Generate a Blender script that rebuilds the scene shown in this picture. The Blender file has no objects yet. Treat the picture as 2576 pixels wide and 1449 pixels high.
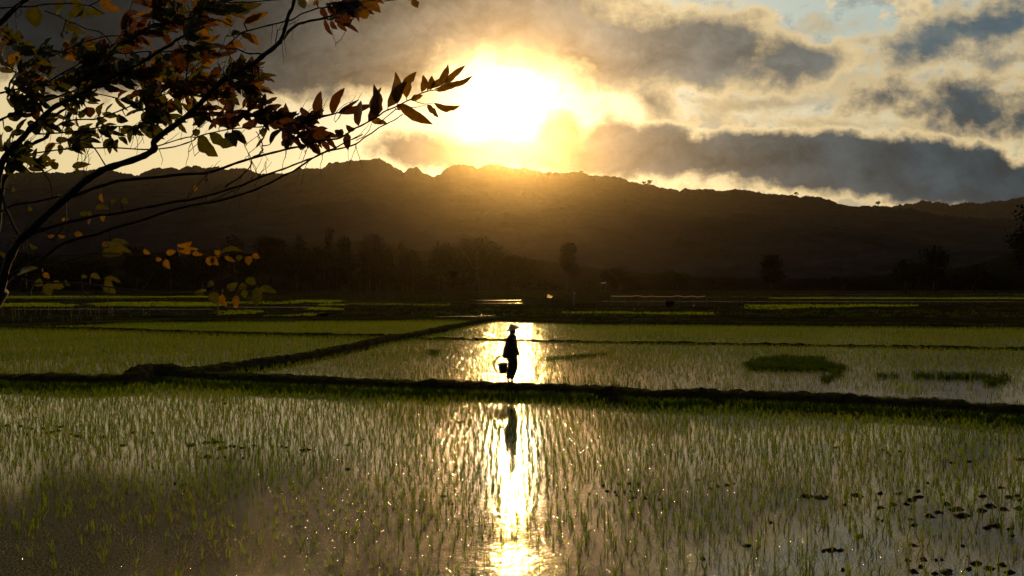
import bpy, math, random
import numpy as np
from mathutils import Vector, Matrix

random.seed(7)
RNG = np.random.default_rng(11)
SC = bpy.context.scene
COL = SC.collection

# ------------------------------------------------------------------ camera
CAM_Z = 3.07
F = 2002.4            # focal length in the 2576 px measuring grid
CX, HY = 1288.0, 706.9
cam_d = bpy.data.cameras.new("camera")
cam_d.sensor_width = 36.0
cam_d.lens = 36.0 * F / 2576.0
cam_d.shift_y = -7.0 / 1024.0
cam_d.clip_start = 0.05
cam_d.clip_end = 20000.0
cam = bpy.data.objects.new("camera", cam_d)
cam.location = (0, 0, CAM_Z)
cam.rotation_euler = (math.radians(90), 0, 0)
COL.objects.link(cam)
SC.camera = cam
SC.view_settings.view_transform = 'Standard'
SC.view_settings.look = 'None'
SC.view_settings.gamma = 1.0
SC.view_settings.exposure = 0.0
SC.view_settings.use_curve_mapping = False
SC.cycles.use_denoising = True
SC.cycles.max_bounces = 6
SC.cycles.diffuse_bounces = 2
SC.cycles.glossy_bounces = 3
SC.cycles.transmission_bounces = 3
SC.cycles.transparent_max_bounces = 8
SC.cycles.volume_bounces = 0
SC.cycles.sample_clamp_indirect = 6.0
SC.cycles.caustics_reflective = False
SC.cycles.caustics_refractive = False


def gpt(px, py, z=0.0):
    """a point on the ground (height z) seen at a pixel of the measuring grid"""
    y = F * (CAM_Z - z) / (py - HY)
    return Vector(((px - CX) / F * y, y, z))


def dpt(px, py, d):
    """a point at distance d along the view axis"""
    return Vector(((px - CX) / F * d, d, CAM_Z + (HY - py) / F * d))


# ------------------------------------------------------------------ sun
SUN_PX = (1287.0, 292.0)
sun_v = Vector(((SUN_PX[0] - CX) / F, 1.0, (HY - SUN_PX[1]) / F)).normalized()
SUN_EL = math.asin(sun_v.z)
SUN_AZ = math.atan2(sun_v.x, sun_v.y)
sun_d = bpy.data.lights.new("sun", 'SUN')
sun_d.energy = 3.6
sun_d.angle = math.radians(0.9)
sun_d.color = (1.0, 0.58, 0.17)
sun = bpy.data.objects.new("sun", sun_d)
sun.rotation_euler = (-sun_v).to_track_quat('-Z', 'Y').to_euler()
sun.location = (0, 0, 60)
COL.objects.link(sun)

# ------------------------------------------------------------------ node expression helper


class E:
    """a node socket that can be used in arithmetic"""
    nt = None

    def __init__(self, s): self.s = s

    @staticmethod
    def _m(op, *a, clamp=False):
        n = E.nt.nodes.new('ShaderNodeMath'); n.operation = op; n.use_clamp = clamp
        for i, x in enumerate(a):
            if isinstance(x, E): E.nt.links.new(x.s, n.inputs[i])
            else: n.inputs[i].default_value = x
        return E(n.outputs[0])
    def __add__(s, o): return E._m('ADD', s, o)
    __radd__ = __add__
    def __sub__(s, o): return E._m('SUBTRACT', s, o)
    def __rsub__(s, o): return E._m('SUBTRACT', o, s)
    def __mul__(s, o): return E._m('MULTIPLY', s, o)
    __rmul__ = __mul__
    def __truediv__(s, o): return E._m('DIVIDE', s, o)
    def mx(s, o): return E._m('MAXIMUM', s, o)
    def smx(s, o, d): return E._m('SMOOTH_MAX', s, o, d)
    def exp(s): return E._m('EXPONENT', s)
    def clamp(s): return E._m('ADD', s, 0.0, clamp=True)


def vlink(v, inp):
    if isinstance(v, E): E.nt.links.new(v.s, inp)
    else: inp.default_value = v


def vmath(op, a, b=None, scale=None):
    n = E.nt.nodes.new('ShaderNodeVectorMath'); n.operation = op
    vlink(a, n.inputs[0])
    if b is not None: vlink(b, n.inputs[1])
    if scale is not None: vlink(scale, n.inputs['Scale'])
    return E(n.outputs['Value'] if op in ('LENGTH', 'DOT_PRODUCT', 'DISTANCE') else n.outputs['Vector'])


def vscale(v, k): return vmath('SCALE', v, scale=k)


def sstep(x, a, b, lo=0.0, hi=1.0, kind='SMOOTHSTEP'):
    n = E.nt.nodes.new('ShaderNodeMapRange'); n.interpolation_type = kind; n.clamp = True
    vlink(x, n.inputs['Value'])
    n.inputs['From Min'].default_value = a; n.inputs['From Max'].default_value = b
    n.inputs['To Min'].default_value = lo; n.inputs['To Max'].default_value = hi
    return E(n.outputs['Result'])


def noise(vec, scale, detail=4, rough=0.55, dim='3D', color=False, dist=0.0, w=None):
    n = E.nt.nodes.new('ShaderNodeTexNoise'); n.noise_dimensions = dim
    vlink(vec, n.inputs['Vector'])
    n.inputs['Scale'].default_value = scale; n.inputs['Detail'].default_value = detail
    n.inputs['Roughness'].default_value = rough; n.inputs['Distortion'].default_value = dist
    if color: return E(n.outputs['Color'])
    return E(n.outputs[0])


def mixc(f, a, b):
    n = E.nt.nodes.new('ShaderNodeMix'); n.data_type = 'RGBA'; n.clamp_factor = True
    vlink(f, n.inputs['Factor'])
    for v, i in ((a, n.inputs[6]), (b, n.inputs[7])):
        if isinstance(v, E): E.nt.links.new(v.s, i)
        else: i.default_value = (*v, 1) if len(v) == 3 else v
    return E(n.outputs[2])


def comb(x, y, z=0.0):
    n = E.nt.nodes.new('ShaderNodeCombineXYZ')
    for i, v in enumerate((x, y, z)): vlink(v, n.inputs[i])
    return E(n.outputs[0])


def sep(v):
    n = E.nt.nodes.new('ShaderNodeSeparateXYZ'); vlink(v, n.inputs[0])
    return E(n.outputs[0]), E(n.outputs[1]), E(n.outputs[2])

# ------------------------------------------------------------------ world: evening sky with broken cloud
world = bpy.data.worlds.new("World")
SC.world = world
world.use_nodes = True
nt = world.node_tree
nt.nodes.clear()
E.nt = nt
tc = nt.nodes.new('ShaderNodeTexCoord')
dirv = E(tc.outputs['Generated'])
dx, dy, dz = sep(dirv)
ady = E._m('ABSOLUTE', dy).mx(0.16)
K = F / 1000.0
PX, PY = dx / ady * K, E._m('ABSOLUTE', dz) / ady * K        # gnomonic plane facing the sunset
P = comb(PX, PY)
sunP = ((SUN_PX[0] - CX) / 1000.0, (HY - SUN_PX[1]) / 1000.0, 0.0)
w1 = vmath('SUBTRACT', noise(P, 3.2, 2, .5, '2D', color=True), (.5, .5, .5))
w2 = vmath('SUBTRACT', noise(P, 13.0, 4, .6, '2D', color=True), (.5, .5, .5))
PW = vmath('ADD', P, vmath('ADD', vscale(w1, .13), vscale(w2, .060)))
fb = noise(vmath('MULTIPLY', P, (1.0, 1.35, 1.0)), 9.0, 10, .62, '2D') - .5
fb2 = noise(vmath('MULTIPLY', PW, (1.0, 1.9, 1.0)), 4.5, 8, .58, '2D') - .5
billow = noise(PW, 26.0, 8, .62, '2D') - .5


def mass(src, ells, soft=.03):
    f = None
    for e in ells:
        cx, cy, rx, ry = e[:4]; rot = e[4] if len(e) > 4 else 0
        m = nt.nodes.new('ShaderNodeMapping'); m.vector_type = 'TEXTURE'
        vlink(src, m.inputs['Vector'])
        m.inputs['Location'].default_value = ((cx - CX) / 1000, (HY - cy) / 1000, 0)
        m.inputs['Rotation'].default_value = (0, 0, math.radians(rot))
        m.inputs['Scale'].default_value = (rx / 1000, ry / 1000, 1)
        d = (1.0 - vmath('LENGTH', E(m.outputs[0]))) * (min(rx, ry) / 1000)
        f = d if f is None else f.smx(d, soft)
    return f


rs = vmath('LENGTH', vmath('SUBTRACT', P, sunP))            # distance from the sun in the plane
back = sstep(dy, -.1, .25)                                   # 1 towards the sunset, 0 behind


def glow(k, l): return ((rs * (-1.0 / l)).exp()) * k * back


sky = nt.nodes.new('ShaderNodeTexSky'); sky.sky_type = 'NISHITA'; sky.sun_disc = False
sky.sun_elevation = SUN_EL; sky.sun_rotation = SUN_AZ
sky.air_density = 1.0; sky.dust_density = 2.0
base = vscale(E(sky.outputs[0]), .012)
grad = mixc(sstep(PY, .25, .62), (.68, .55, .29), (.36, .46, .42))
leftg = sstep(PX, -.35, -1.0)
grad = mixc(leftg, grad, (.76, .60, .29))
clear = vmath('ADD', vscale(grad, .92), base)
clear = vmath('ADD', clear, vscale((1, .58, .17), glow(.85, .28)))
clear = vmath('ADD', clear, vscale((1, .78, .38), glow(2.2, .055)))
core = (rs * rs * (-1.0 / .0031)).exp() * 40.0 * back
clear = vmath('ADD', clear, vscale((1, .86, .52), core))

# generic thin cream cloud
wis = sstep(fb2 + fb * .65, .00, .12)
wismask = sstep(PX, -.1, .35)
cream = vmath('ADD', (.80, .61, .33), vscale((1, .66, .26), glow(.7, .3)))
clear = mixc(wis * wismask * .85, clear, cream)
wis2 = sstep(fb2 * .7 - fb * .8, .02, .20)
clear = mixc(wis2 * wismask * .5, clear, vmath('ADD', (.17, .20, .21), vscale((1, .66, .26), glow(.7, .25))))

# colour of the lit-from-behind cloud bodies
gray = vmath('ADD', (.018, .038, .056), vscale((1.0, .60, .24), glow(.50, .22)))
gray = vmath('ADD', gray, vscale((.84, .90, .70), glow(.16, .50)))
tone = sstep(fb2 * .9 + fb * .6 + billow * .25, -.24, .24, .60, 1.5, 'LINEAR')


def lay(cur, F_, edge, body, thick, rimgain, opac=1.0, rimk=.6):
    a = sstep(F_, -edge, edge * 1.2) * opac
    t = sstep(F_, -edge * .2, thick)
    rim = vmath('ADD', vscale((.84, .64, .34), rimk), vscale((1, .74, .34), glow(rimgain, .26)))
    c = mixc(t, rim, vscale(body, tone))
    return mixc(a, cur, c)


n_big = fb * .13 + billow * .03
# mid thin bands, right
m5 = mass(PW, [(1990, 262, 260, 26, 7), (1745, 268, 60, 11), (2130, 215, 150, 24, 5), (2320, 235, 130, 18),
               (1960, 60, 110, 18, 5), (2060, 50, 90, 14, -3), (1560, 20, 110, 26, -15), (2200, 330, 240, 12)])
clear = lay(clear, m5 + fb * .10, .022, vmath('ADD', gray, (.20, .14, .08)), .06, .3, .85)
# top right and far right grey clouds
m4 = mass(PW, [(2350, 95, 220, 88, 20), (2490, 50, 190, 90), (2120, 102, 70, 18), (2240, 150, 150, 22), (2560, 130, 90, 50)])
clear = lay(clear, m4 + n_big * 1.1, .024, vscale(gray, 1.8), .075, .3, .93, .85)
m3 = mass(PW, [(2460, 250, 220, 92), (2270, 272, 160, 52), (2580, 285, 150, 72), (2180, 220, 90, 16)])
clear = lay(clear, m3 + n_big, .024, vscale(gray, 1.25), .070, .3, .97, .85)
# upper deck
dark = sstep(PX + PY * -.55 + fb2 * .3, -1.30, -.20, .20, 1.0, 'LINEAR')
m1 = mass(PW, [(230, 70, 560, 195), (620, 110, 430, 178), (880, 90, 330, 182), (1000, 180, 110, 70), (1230, 20, 380, 140),
               (1540, 120, 290, 118, -6), (1780, 122, 280, 118, -4), (2000, 155, 160, 96), (1650, 262, 62, 90),
               (-300, 0, 600, 240), (1250, -180, 1000, 170)], .05)
body1 = vmath('ADD', vscale(gray, dark), vscale((.055, .046, .032), sstep(PX, -.8, .1)))
clear = lay(clear, m1 + fb * .10 + billow * .03, .018, body1, .065, .8, 1.0, .9)
# low bank behind the ridge
PL = vmath('ADD', P, vmath('ADD', vscale(w1, .05), vscale(w2, .032)))
m2 = mass(PL, [(1060, 380, 145, 52), (1190, 395, 220, 50), (1400, 352, 80, 76), (1535, 355, 82, 72), (1655, 372, 100, 62),
               (1450, 395, 300, 50), (1720, 400, 280, 56), (1900, 400, 260, 74), (2150, 420, 340, 88), (2400, 430, 220, 84), (2560, 480, 240, 82, -10),
               (2250, 460, 300, 60, -5), (1980, 470, 160, 14)], .03)
clear = lay(clear, m2 + fb * .060 + billow * .018, .007, gray, .028, 1.5, 1.0, .95)
# overhead and behind: plain broken grey cloud
el = dz / E._m('SQRT', dx * dx + dy * dy + 1e-4)
over = (1.0 - sstep(el, .46, .85, 1.0, 0.0)).mx(1.0 - back)
rightup = sstep(dx, .05, .45) * back
ov = mixc(sstep(noise(dirv, 2.2, 6, .6) - .5, -.15, .2), mixc(rightup, (.018, .024, .034), (.24, .24, .22)), mixc(rightup, (.060, .072, .09), (.50, .46, .36)))
fin = mixc(over, clear, ov)
bg = nt.nodes.new('ShaderNodeBackground')
nt.links.new(vscale(fin, 10.0).s, bg.inputs['Color'])
bg.inputs['Strength'].default_value = 0.1
out = nt.nodes.new('ShaderNodeOutputWorld')
nt.links.new(bg.outputs[0], out.inputs['Surface'])
world.cycles.sampling_method = 'MANUAL'
world.cycles.sample_map_resolution = 1024

# ------------------------------------------------------------------ object helpers


def tag(o, label=None, cat=None, group=None, kind=None):
    if label: o['label'] = label
    if cat: o['category'] = cat
    if group: o['group'] = group
    if kind: o['kind'] = kind
    return o


def empty(name, loc=(0, 0, 0)):
    o = bpy.data.objects.new(name, None)
    o.location = loc; o.empty_display_size = .2
    COL.objects.link(o)
    return o


def mesh_obj(name, verts, faces, mat=None, parent=None, smooth=False, mats=None, midx=None):
    me = bpy.data.meshes.new(name)
    me.from_pydata([tuple(v) for v in verts], [], [tuple(f) for f in faces])
    for m in (mats or ([mat] if mat else [])): me.materials.append(m)
    if midx is not None: me.polygons.foreach_set('material_index', np.asarray(midx, dtype=np.int32))
    if smooth: me.polygons.foreach_set('use_smooth', [True] * len(me.polygons))
    me.update()
    o = bpy.data.objects.new(name, me)
    if parent: o.parent = parent
    COL.objects.link(o)
    return o


def np_mesh(name, V, loops, starts, totals, mat, parent=None, smooth=False, midx=None, mats=None):
    me = bpy.data.meshes.new(name)
    me.vertices.add(len(V)); me.vertices.foreach_set('co', np.ascontiguousarray(V, dtype=np.float32).ravel())
    me.loops.add(len(loops)); me.loops.foreach_set('vertex_index', np.asarray(loops, dtype=np.int32))
    me.polygons.add(len(starts))
    me.polygons.foreach_set('loop_start', np.asarray(starts, dtype=np.int32))
    me.polygons.foreach_set('loop_total', np.asarray(totals, dtype=np.int32))
    for m in (mats or [mat]): me.materials.append(m)
    if midx is not None: me.polygons.foreach_set('material_index', np.asarray(midx, dtype=np.int32))
    me.update(calc_edges=True); me.validate()
    if smooth: me.polygons.foreach_set('use_smooth', np.ones(len(starts), dtype=bool))
    o = bpy.data.objects.new(name, me)
    if parent: o.parent = parent
    COL.objects.link(o)
    return o


def grid_mesh(name, G, mat, smooth=True, parent=None):
    """G: (n, m, 3) array of points -> quad sheet"""
    n, m = G.shape[:2]
    idx = np.arange(n * m).reshape(n, m)
    q = np.stack([idx[:-1, :-1], idx[1:, :-1], idx[1:, 1:], idx[:-1, 1:]], -1).reshape(-1, 4)
    k = len(q)
    return np_mesh(name, G.reshape(-1, 3), q.ravel(), np.arange(k) * 4, np.full(k, 4), mat, parent, smooth)


def _hash(ix, iy, seed):
    h = (ix.astype(np.int64) * 374761393 + iy.astype(np.int64) * 668265263 + seed * 1442695041) & 0x7fffffff
    h = ((h ^ (h >> 13)) * 1274126177) & 0x7fffffff
    h = (h ^ (h >> 16)) & 0xffffff
    return h / float(0xffffff)


def vnoise(x, y, seed=0):
    x = np.asarray(x, float); y = np.asarray(y, float)
    ix, iy = np.floor(x), np.floor(y)
    fx, fy = x - ix, y - iy
    fx = fx * fx * (3 - 2 * fx); fy = fy * fy * (3 - 2 * fy)
    a, b = _hash(ix, iy, seed), _hash(ix + 1, iy, seed)
    c, d = _hash(ix, iy + 1, seed), _hash(ix + 1, iy + 1, seed)
    return (a + (b - a) * fx) * (1 - fy) + (c + (d - c) * fx) * fy


def fbm(x, y, octaves=5, seed=0, gain=.5):
    s, a, t = 0.0, 1.0, 0.0
    for o in range(octaves):
        s = s + a * (vnoise(np.asarray(x) * 2 ** o, np.asarray(y) * 2 ** o, seed + o * 17) - .5)
        t += a; a *= gain
    return s / t * 2


def tube(V, Fc, pts, radii, sides=7, cap=True):
    """append a tapered tube along pts"""
    pts = [Vector(p) for p in pts]
    base = len(V)
    up = Vector((0, 0, 1))
    prev = None
    for i, p in enumerate(pts):
        t = (pts[min(i + 1, len(pts) - 1)] - pts[max(i - 1, 0)])
        if t.length < 1e-9: t = Vector((0, 0, 1))
        t.normalize()
        if prev is None:
            a = t.cross(up)
            if a.length < 1e-3: a = t.cross(Vector((0, 1, 0)))
        else:
            a = prev - t * prev.dot(t)
        a.normalize(); prev = a
        b = t.cross(a)
        for k in range(sides):
            w = 2 * math.pi * k / sides
            V.append(p + (a * math.cos(w) + b * math.sin(w)) * radii[i])
    for i in range(len(pts) - 1):
        for k in range(sides):
            k2 = (k + 1) % sides
            Fc.append((base + i * sides + k, base + i * sides + k2, base + (i + 1) * sides + k2, base + (i + 1) * sides + k))
    if cap:
        Fc.append(tuple(base + k for k in range(sides))[::-1])
        Fc.append(tuple(base + (len(pts) - 1) * sides + k for k in range(sides)))


def smooth_path(pts, n):
    """Catmull-Rom resample of a list of tuples, n points per span"""
    P_ = [np.array(p, float) for p in pts]
    P_ = [2 * P_[0] - P_[1]] + P_ + [2 * P_[-1] - P_[-2]]
    out = []
    for i in range(1, len(P_) - 2):
        for k in range(n):
            t = k / n
            a, b, c, d = P_[i - 1], P_[i], P_[i + 1], P_[i + 2]
            out.append(.5 * ((2 * b) + (-a + c) * t + (2 * a - 5 * b + 4 * c - d) * t * t + (-a + 3 * b - 3 * c + d) * t ** 3))
    out.append(P_[-2])
    return out


# ------------------------------------------------------------------ materials
def new_mat(name):
    m = bpy.data.materials.new(name); m.use_nodes = True
    E.nt = m.node_tree
    b = m.node_tree.nodes['Principled BSDF']
    return m, b


def pos():
    g = E.nt.nodes.new('ShaderNodeNewGeometry')
    return E(g.outputs['Position'])


def ramp_col(v, cols):
    n = E.nt.nodes.new('ShaderNodeValToRGB')
    vlink(v, n.inputs[0])
    cr = n.color_ramp
    while len(cr.elements) < len(cols): cr.elements.new(.5)
    for e, (p, c) in zip(cr.elements, cols): e.position = p; e.color = (*c, 1)
    return E(n.outputs[0])


def set_bump(b, h, dist, strength=1.0):
    n = E.nt.nodes.new('ShaderNodeBump')
    vlink(h, n.inputs['Height']); n.inputs['Distance'].default_value = dist
    n.inputs['Strength'].default_value = strength
    E.nt.links.new(n.outputs[0], b.inputs['Normal'])


def mat_leafy(name, cols, trans=.5, scale=6.0, rough=.5, spec=.3, tcol=None, fine=60.0):
    """two-sided foliage: reflection plus light passing through"""
    m, b = new_mat(name)
    p = pos()
    f = noise(p, scale, 3, .6) * .55 + noise(p, fine, 1, .5) * .45
    c = ramp_col(f, cols)
    E.nt.links.new(c.s, b.inputs['Base Color'])
    b.inputs['Roughness'].default_value = rough
    b.inputs['Specular IOR Level'].default_value = spec
    tr = E.nt.nodes.new('ShaderNodeBsdfTranslucent')
    tc_ = vmath('MULTIPLY', c, tcol or (1.5, 1.35, .6))
    E.nt.links.new(tc_.s, tr.inputs['Color'])
    mx = E.nt.nodes.new('ShaderNodeMixShader'); mx.inputs[0].default_value = trans
    E.nt.links.new(b.outputs[0], mx.inputs[1]); E.nt.links.new(tr.outputs[0], mx.inputs[2])
    E.nt.links.new(mx.outputs[0], E.nt.nodes['Material Output'].inputs['Surface'])
    return m


M = {}
M['rice'] = mat_leafy('young rice', [(.32, (.026, .056, .002)), (.5, (.072, .120, .002)), (.70, (.135, .115, .002))], trans=.6, scale=.35, tcol=(1.45, 1.5, .35), fine=9.0, spec=.06, rough=.7)
M['rice_mid'] = mat_leafy('rice field', [(.32, (.038, .066, .002)), (.5, (.068, .096, .002)), (.70, (.115, .092, .002))], tcol=(1.3, 1.45, .4), trans=.55, scale=.18, fine=5.0, spec=.04, rough=.8)
M['nursery'] = mat_leafy('dense seedlings', [(.35, (.012, .030, .004)), (.6, (.026, .055, .003))], trans=.35, scale=2.0, spec=.04, rough=.8)
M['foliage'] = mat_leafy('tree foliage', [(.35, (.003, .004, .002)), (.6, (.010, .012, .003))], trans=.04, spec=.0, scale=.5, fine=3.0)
M['leaf_green'] = mat_leafy('green leaf', [(.35, (.016, .022, .002)), (.65, (.046, .044, .003))], trans=.5, scale=9.0, spec=.5, rough=.4)
M['leaf_orange'] = mat_leafy('orange leaf', [(.35, (.040, .024, .002)), (.65, (.11, .062, .004))], trans=.6, scale=9.0, spec=.5, rough=.4)
M['leaf_red'] = mat_leafy('red brown leaf', [(.35, (.018, .009, .003)), (.65, (.066, .024, .004))], trans=.45, scale=9.0, spec=.5, rough=.4)


def mat_plain(name, cols, scale=8.0, rough=.8, bump=.01, bscale=20.0, spec=.3, detail=6):
    m, b = new_mat(name)
    p = pos()
    c = ramp_col(noise(p, scale, detail, .6), cols)
    E.nt.links.new(c.s, b.inputs['Base Color'])
    b.inputs['Roughness'].default_value = rough
    b.inputs['Specular IOR Level'].default_value = spec
    if bump: set_bump(b, noise(p, bscale, 5, .6), bump)
    return m


M['bark'] = mat_plain('bark', [(.35, (.008, .006, .005)), (.65, (.024, .018, .014))], 25, .85, .004, 70)
M['mud'] = mat_plain('wet mud', [(.35, (.012, .009, .006)), (.65, (.035, .026, .016))], 3, .9, .03, 9, spec=0)
M['bank'] = mat_plain('bank soil', [(.35, (.014, .012, .006)), (.65, (.042, .034, .016))], 4, 1.0, .02, 22, spec=0)
M['clod'] = mat_plain('rotting mud clod', [(.35, (.008, .006, .004)), (.65, (.022, .016, .010))], 12, .8, .006, 60, spec=.1)
M['far_ground'] = mat_plain('far fields', [(.35, (.005, .006, .003)), (.65, (.020, .019, .008))], .25, 1.0, .03, 1.2, spec=0)
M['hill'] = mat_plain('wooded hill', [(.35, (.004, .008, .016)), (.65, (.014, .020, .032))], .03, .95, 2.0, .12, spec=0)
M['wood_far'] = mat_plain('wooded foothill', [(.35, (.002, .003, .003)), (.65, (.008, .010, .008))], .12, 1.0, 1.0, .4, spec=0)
M['bamboo'] = mat_plain('old bamboo', [(.35, (.030, .024, .014)), (.65, (.075, .058, .034))], 5, .7, .002, 40)
M['cloth_dark'] = mat_plain('dark work clothes', [(.35, (.016, .010, .010)), (.65, (.035, .022, .022))], 15, .9, .004, 50)
M['trousers'] = mat_plain('dark trousers', [(.35, (.014, .012, .014)), (.65, (.028, .024, .028))], 15, .9, .004, 50)
M['skin'] = mat_plain('skin', [(.35, (.16, .085, .05)), (.65, (.22, .12, .075))], 10, .5, 0, 1)
M['hair'] = mat_plain('hair', [(.35, (.01, .008, .007)), (.65, (.02, .016, .014))], 40, .5, .002, 90)
M['straw'] = mat_plain('palm leaf hat', [(.35, (.20, .17, .17)), (.65, (.34, .30, .28))], 18, .8, .002, 90)
M['bucket'] = mat_plain('bucket', [(.35, (.03, .018, .010)), (.65, (.06, .03, .018))], 9, .55, .001, 30)
M['shirt_blue'] = mat_plain('grey blue shirt', [(.35, (.10, .11, .14)), (.65, (.16, .17, .20))], 9, .9, .003, 30)
M['plastic'] = mat_leafy('pale plastic', [(.35, (.70, .62, .50)), (.65, (.85, .78, .66))], trans=.6, tcol=(1.1, 1.05, .95))
M['feather'] = mat_plain('white feathers', [(.35, (.7, .7, .68)), (.65, (.82, .82, .8))], 9, .7, 0, 30)
M['tin'] = mat_plain('pale tin', [(.35, (.45, .44, .42)), (.65, (.62, .60, .57))], 5, .35, 0, 30, spec=.8)
M['net'] = mat_leafy('net', [(.35, (.020, .026, .030)), (.65, (.040, .048, .050))], spec=.05, trans=.25, tcol=(1, 1, 1))


def mat_water(name, calm, wavy, ymask=None, fine=18.0, rough=.02, ior=1.5, rough_near=None, glint=.0):
    m, b = new_mat(name)
    p = pos()
    b.inputs['Base Color'].default_value = (.034, .024, .010, 1)
    b.inputs['Specular Tint'].default_value = (1.0, .82, .52, 1)
    b.inputs['Roughness'].default_value = rough
    b.inputs['IOR'].default_value = ior
    x, y, z = sep(p)
    if rough_near: E.nt.links.new(sstep(y, 8.5, 19.0, rough_near, rough).s, b.inputs['Roughness'])
    patch = sstep(noise(p, .22, 3, .55), .42, .62)
    amp = patch * (wavy - calm) + calm
    if ymask:
        amp = amp * sstep(y, ymask[1], ymask[0], ymask[2], ymask[3])
    h = noise(vmath('MULTIPLY', p, (1.0, 1.6, 1.0)), fine, 3, .6) * .7 + noise(vmath('MULTIPLY', p, (1.0, 1.5, 1.0)), fine * .22, 2, .5) * 1.2
    if glint and rough_near:          # a breeze lane down the middle, calmer water to the sides
        lane = (x * x * (-1.0 / 3.2)).exp() * .88 + .12
        amp = amp * lane
    tiny = noise(p, fine * 3.4, 1, .5)
    spark = (tiny - .55).mx(.0) * (sstep(y, 8.5, 18.5, glint, glint * .25) if glint else 0.0)
    set_bump(b, h * amp + spark, 1.0)
    return m


M['water_near'] = mat_water('near paddy water', .0006, .0014, (20.5, 9.0, 4.2, .80), 14.0, .030, 1.85, .070, .027)
M['water_mid'] = mat_water('middle paddy water', .0022, .0044, None, 9.0, .08, 1.45, None, .035)

# ------------------------------------------------------------------ land, water
tag(grid_mesh('mud_ground', np.array([[[-3000, 5.9, -.12], [3000, 5.9, -.12]], [[-6000, 9000, -.12], [6000, 9000, -.12]]], float), M['mud']), kind='structure')


def sheet(name, poly, z, mat):
    return mesh_obj(name, [(x, y, z) for x, y in poly], [tuple(range(len(poly)))], mat)


# embankment the camera and the near tree stand on
yy = np.array([-40, -5, 2.0, 3.6, 4.2, 5.0, 6.0, 6.6]); zz = np.array([.95, 1.0, 1.02, 1.0, .9, .5, .02, -.2])
xs = np.linspace(-40, 40, 161)
G = np.zeros((len(yy), len(xs), 3))
for i in range(len(yy)):
    G[i, :, 0] = xs; G[i, :, 1] = yy[i] + .12 * fbm(xs, i * 1.3, 3, 5); G[i, :, 2] = zz[i] + .06 * fbm(xs * 1.3, yy[i], 3, 9)
tag(grid_mesh('embankment', G, M['bank']), kind='structure')

MAIN = [(-1000, 951), (-420, 946), (-200, 943), (0, 941), (130, 943), (250, 945), (330, 941), (372, 927), (430, 929), (520, 937), (700, 945), (860, 951), (1000, 956),
        (1150, 961), (1283, 964), (1420, 968), (1560, 974), (1590, 979), (1750, 981), (1900, 986), (2050, 991), (2200, 998), (2330, 1004), (2400, 1010), (2500, 1017), (2580, 1020), (2800, 1036), (3050, 1052), (3500, 1080)]
DIAG = [(400, 938), (460, 928), (520, 921), (620, 907), (720, 895), (800, 882), (900, 862), (940, 853), (1000, 843), (1060, 833), (1150, 815), (1200, 805), (1262, 797)]
LEFT = [(-1000, 806), (-500, 812), (-200, 817), (0, 821), (160, 823), (320, 827), (480, 832), (640, 836), (800, 839), (930, 841), (1010, 841)]
THIN = [(1050, 850), (1150, 850), (1280, 853), (1450, 857), (1600, 859), (1800, 862), (2000, 865), (2300, 870), (2576, 875), (2800, 879), (3100, 884), (3600, 893)]
FAR = [(-1100, 818), (-600, 818), (-300, 818), (0, 817), (150, 813), (320, 806), (500, 803), (800, 801), (1000, 799), (1230, 799), (1350, 803), (1500, 807), (1800, 809), (2100, 812), (2576, 816), (2900, 820), (3300, 825), (3800, 831)]


def bank(name, line, h, w_top, w_base, seed, hump=None, rough_=.10):
    P0 = [gpt(px, py, h) for px, py in line]
    path = smooth_path([(p.x, p.y) for p in P0], 14)
    path = np.array(path)
    # resample evenly
    seg = np.r_[0, np.cumsum(np.linalg.norm(np.diff(path, axis=0), axis=1))]
    step = .12 if h > .2 and seg[-1] < 60 else .2
    s = np.arange(0, seg[-1], step)
    X = np.interp(s, seg, path[:, 0]); Y = np.interp(s, seg, path[:, 1])
    tx, ty = np.gradient(X), np.gradient(Y); L = np.hypot(tx, ty); nx, ny = -ty / L, tx / L
    prof = np.array([-1, -.86, -.68, -.52, -.36, -.18, 0, .18, .36, .52, .68, .86, 1])
    G = np.zeros((len(s), len(prof), 3))
    wob = fbm(s * .5, 3.3, 3, seed) * .10 * w_base
    hh = h * (1 + .24 * fbm(s * .55, 1.7, 4, seed + 3) + .12 * fbm(s * 3, 1.7, 3, seed + 8))
    if hump is not None:
        hp = gpt(hump[0], hump[1], h)
        hh = hh + hump[2] * np.exp(-((X - hp.x) ** 2 + (Y - hp.y) ** 2) / hump[3] ** 2)
    for j, q in enumerate(prof):
        a = abs(q)
        wtop = w_top / w_base
        z = np.where(a <= wtop, hh * (1 - .08 * (a / wtop) ** 2), hh * .92 * np.clip((1 - a) / (1 - wtop), 0, 1) ** .8)
        off = q * w_base + wob
        px_, py_ = X + nx * off, Y + ny * off
        G[:, j, 0], G[:, j, 1] = px_, py_
        G[:, j, 2] = z - (.10 if a == 1 else 0) + rough_ * fbm(px_ * 5, py_ * 5, 4, seed + 20) * (0.25 + .75 * (z > .02))
    return grid_mesh(name, G, M['bank']), X, Y, hh


BANKS = []
for nm, ln, h, wt, wb, sd, hp in (('paddy_bank', MAIN, .30, .30, .62, 3, (385, 930, .13, 1.1)), ('paddy_bank', DIAG, .26, .28, .60, 5, None),
                                  ('paddy_bank', LEFT, .17, .16, .40, 6, None), ('paddy_bank', THIN, .09, .10, .26, 7, None),
                                  ('paddy_bank', FAR, .24, .5, 1.0, 8, None)):
    o, bx_, by_, bh_ = bank(nm, ln, h, wt, wb, sd, hp)
    tag(o, kind='structure')
    BANKS.append((bx_, by_, wb, bh_))


def main_y(x):
    return np.interp(x, BANKS[0][0], BANKS[0][1])


def far_y(x):
    return np.interp(x, BANKS[4][0], BANKS[4][1])


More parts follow.
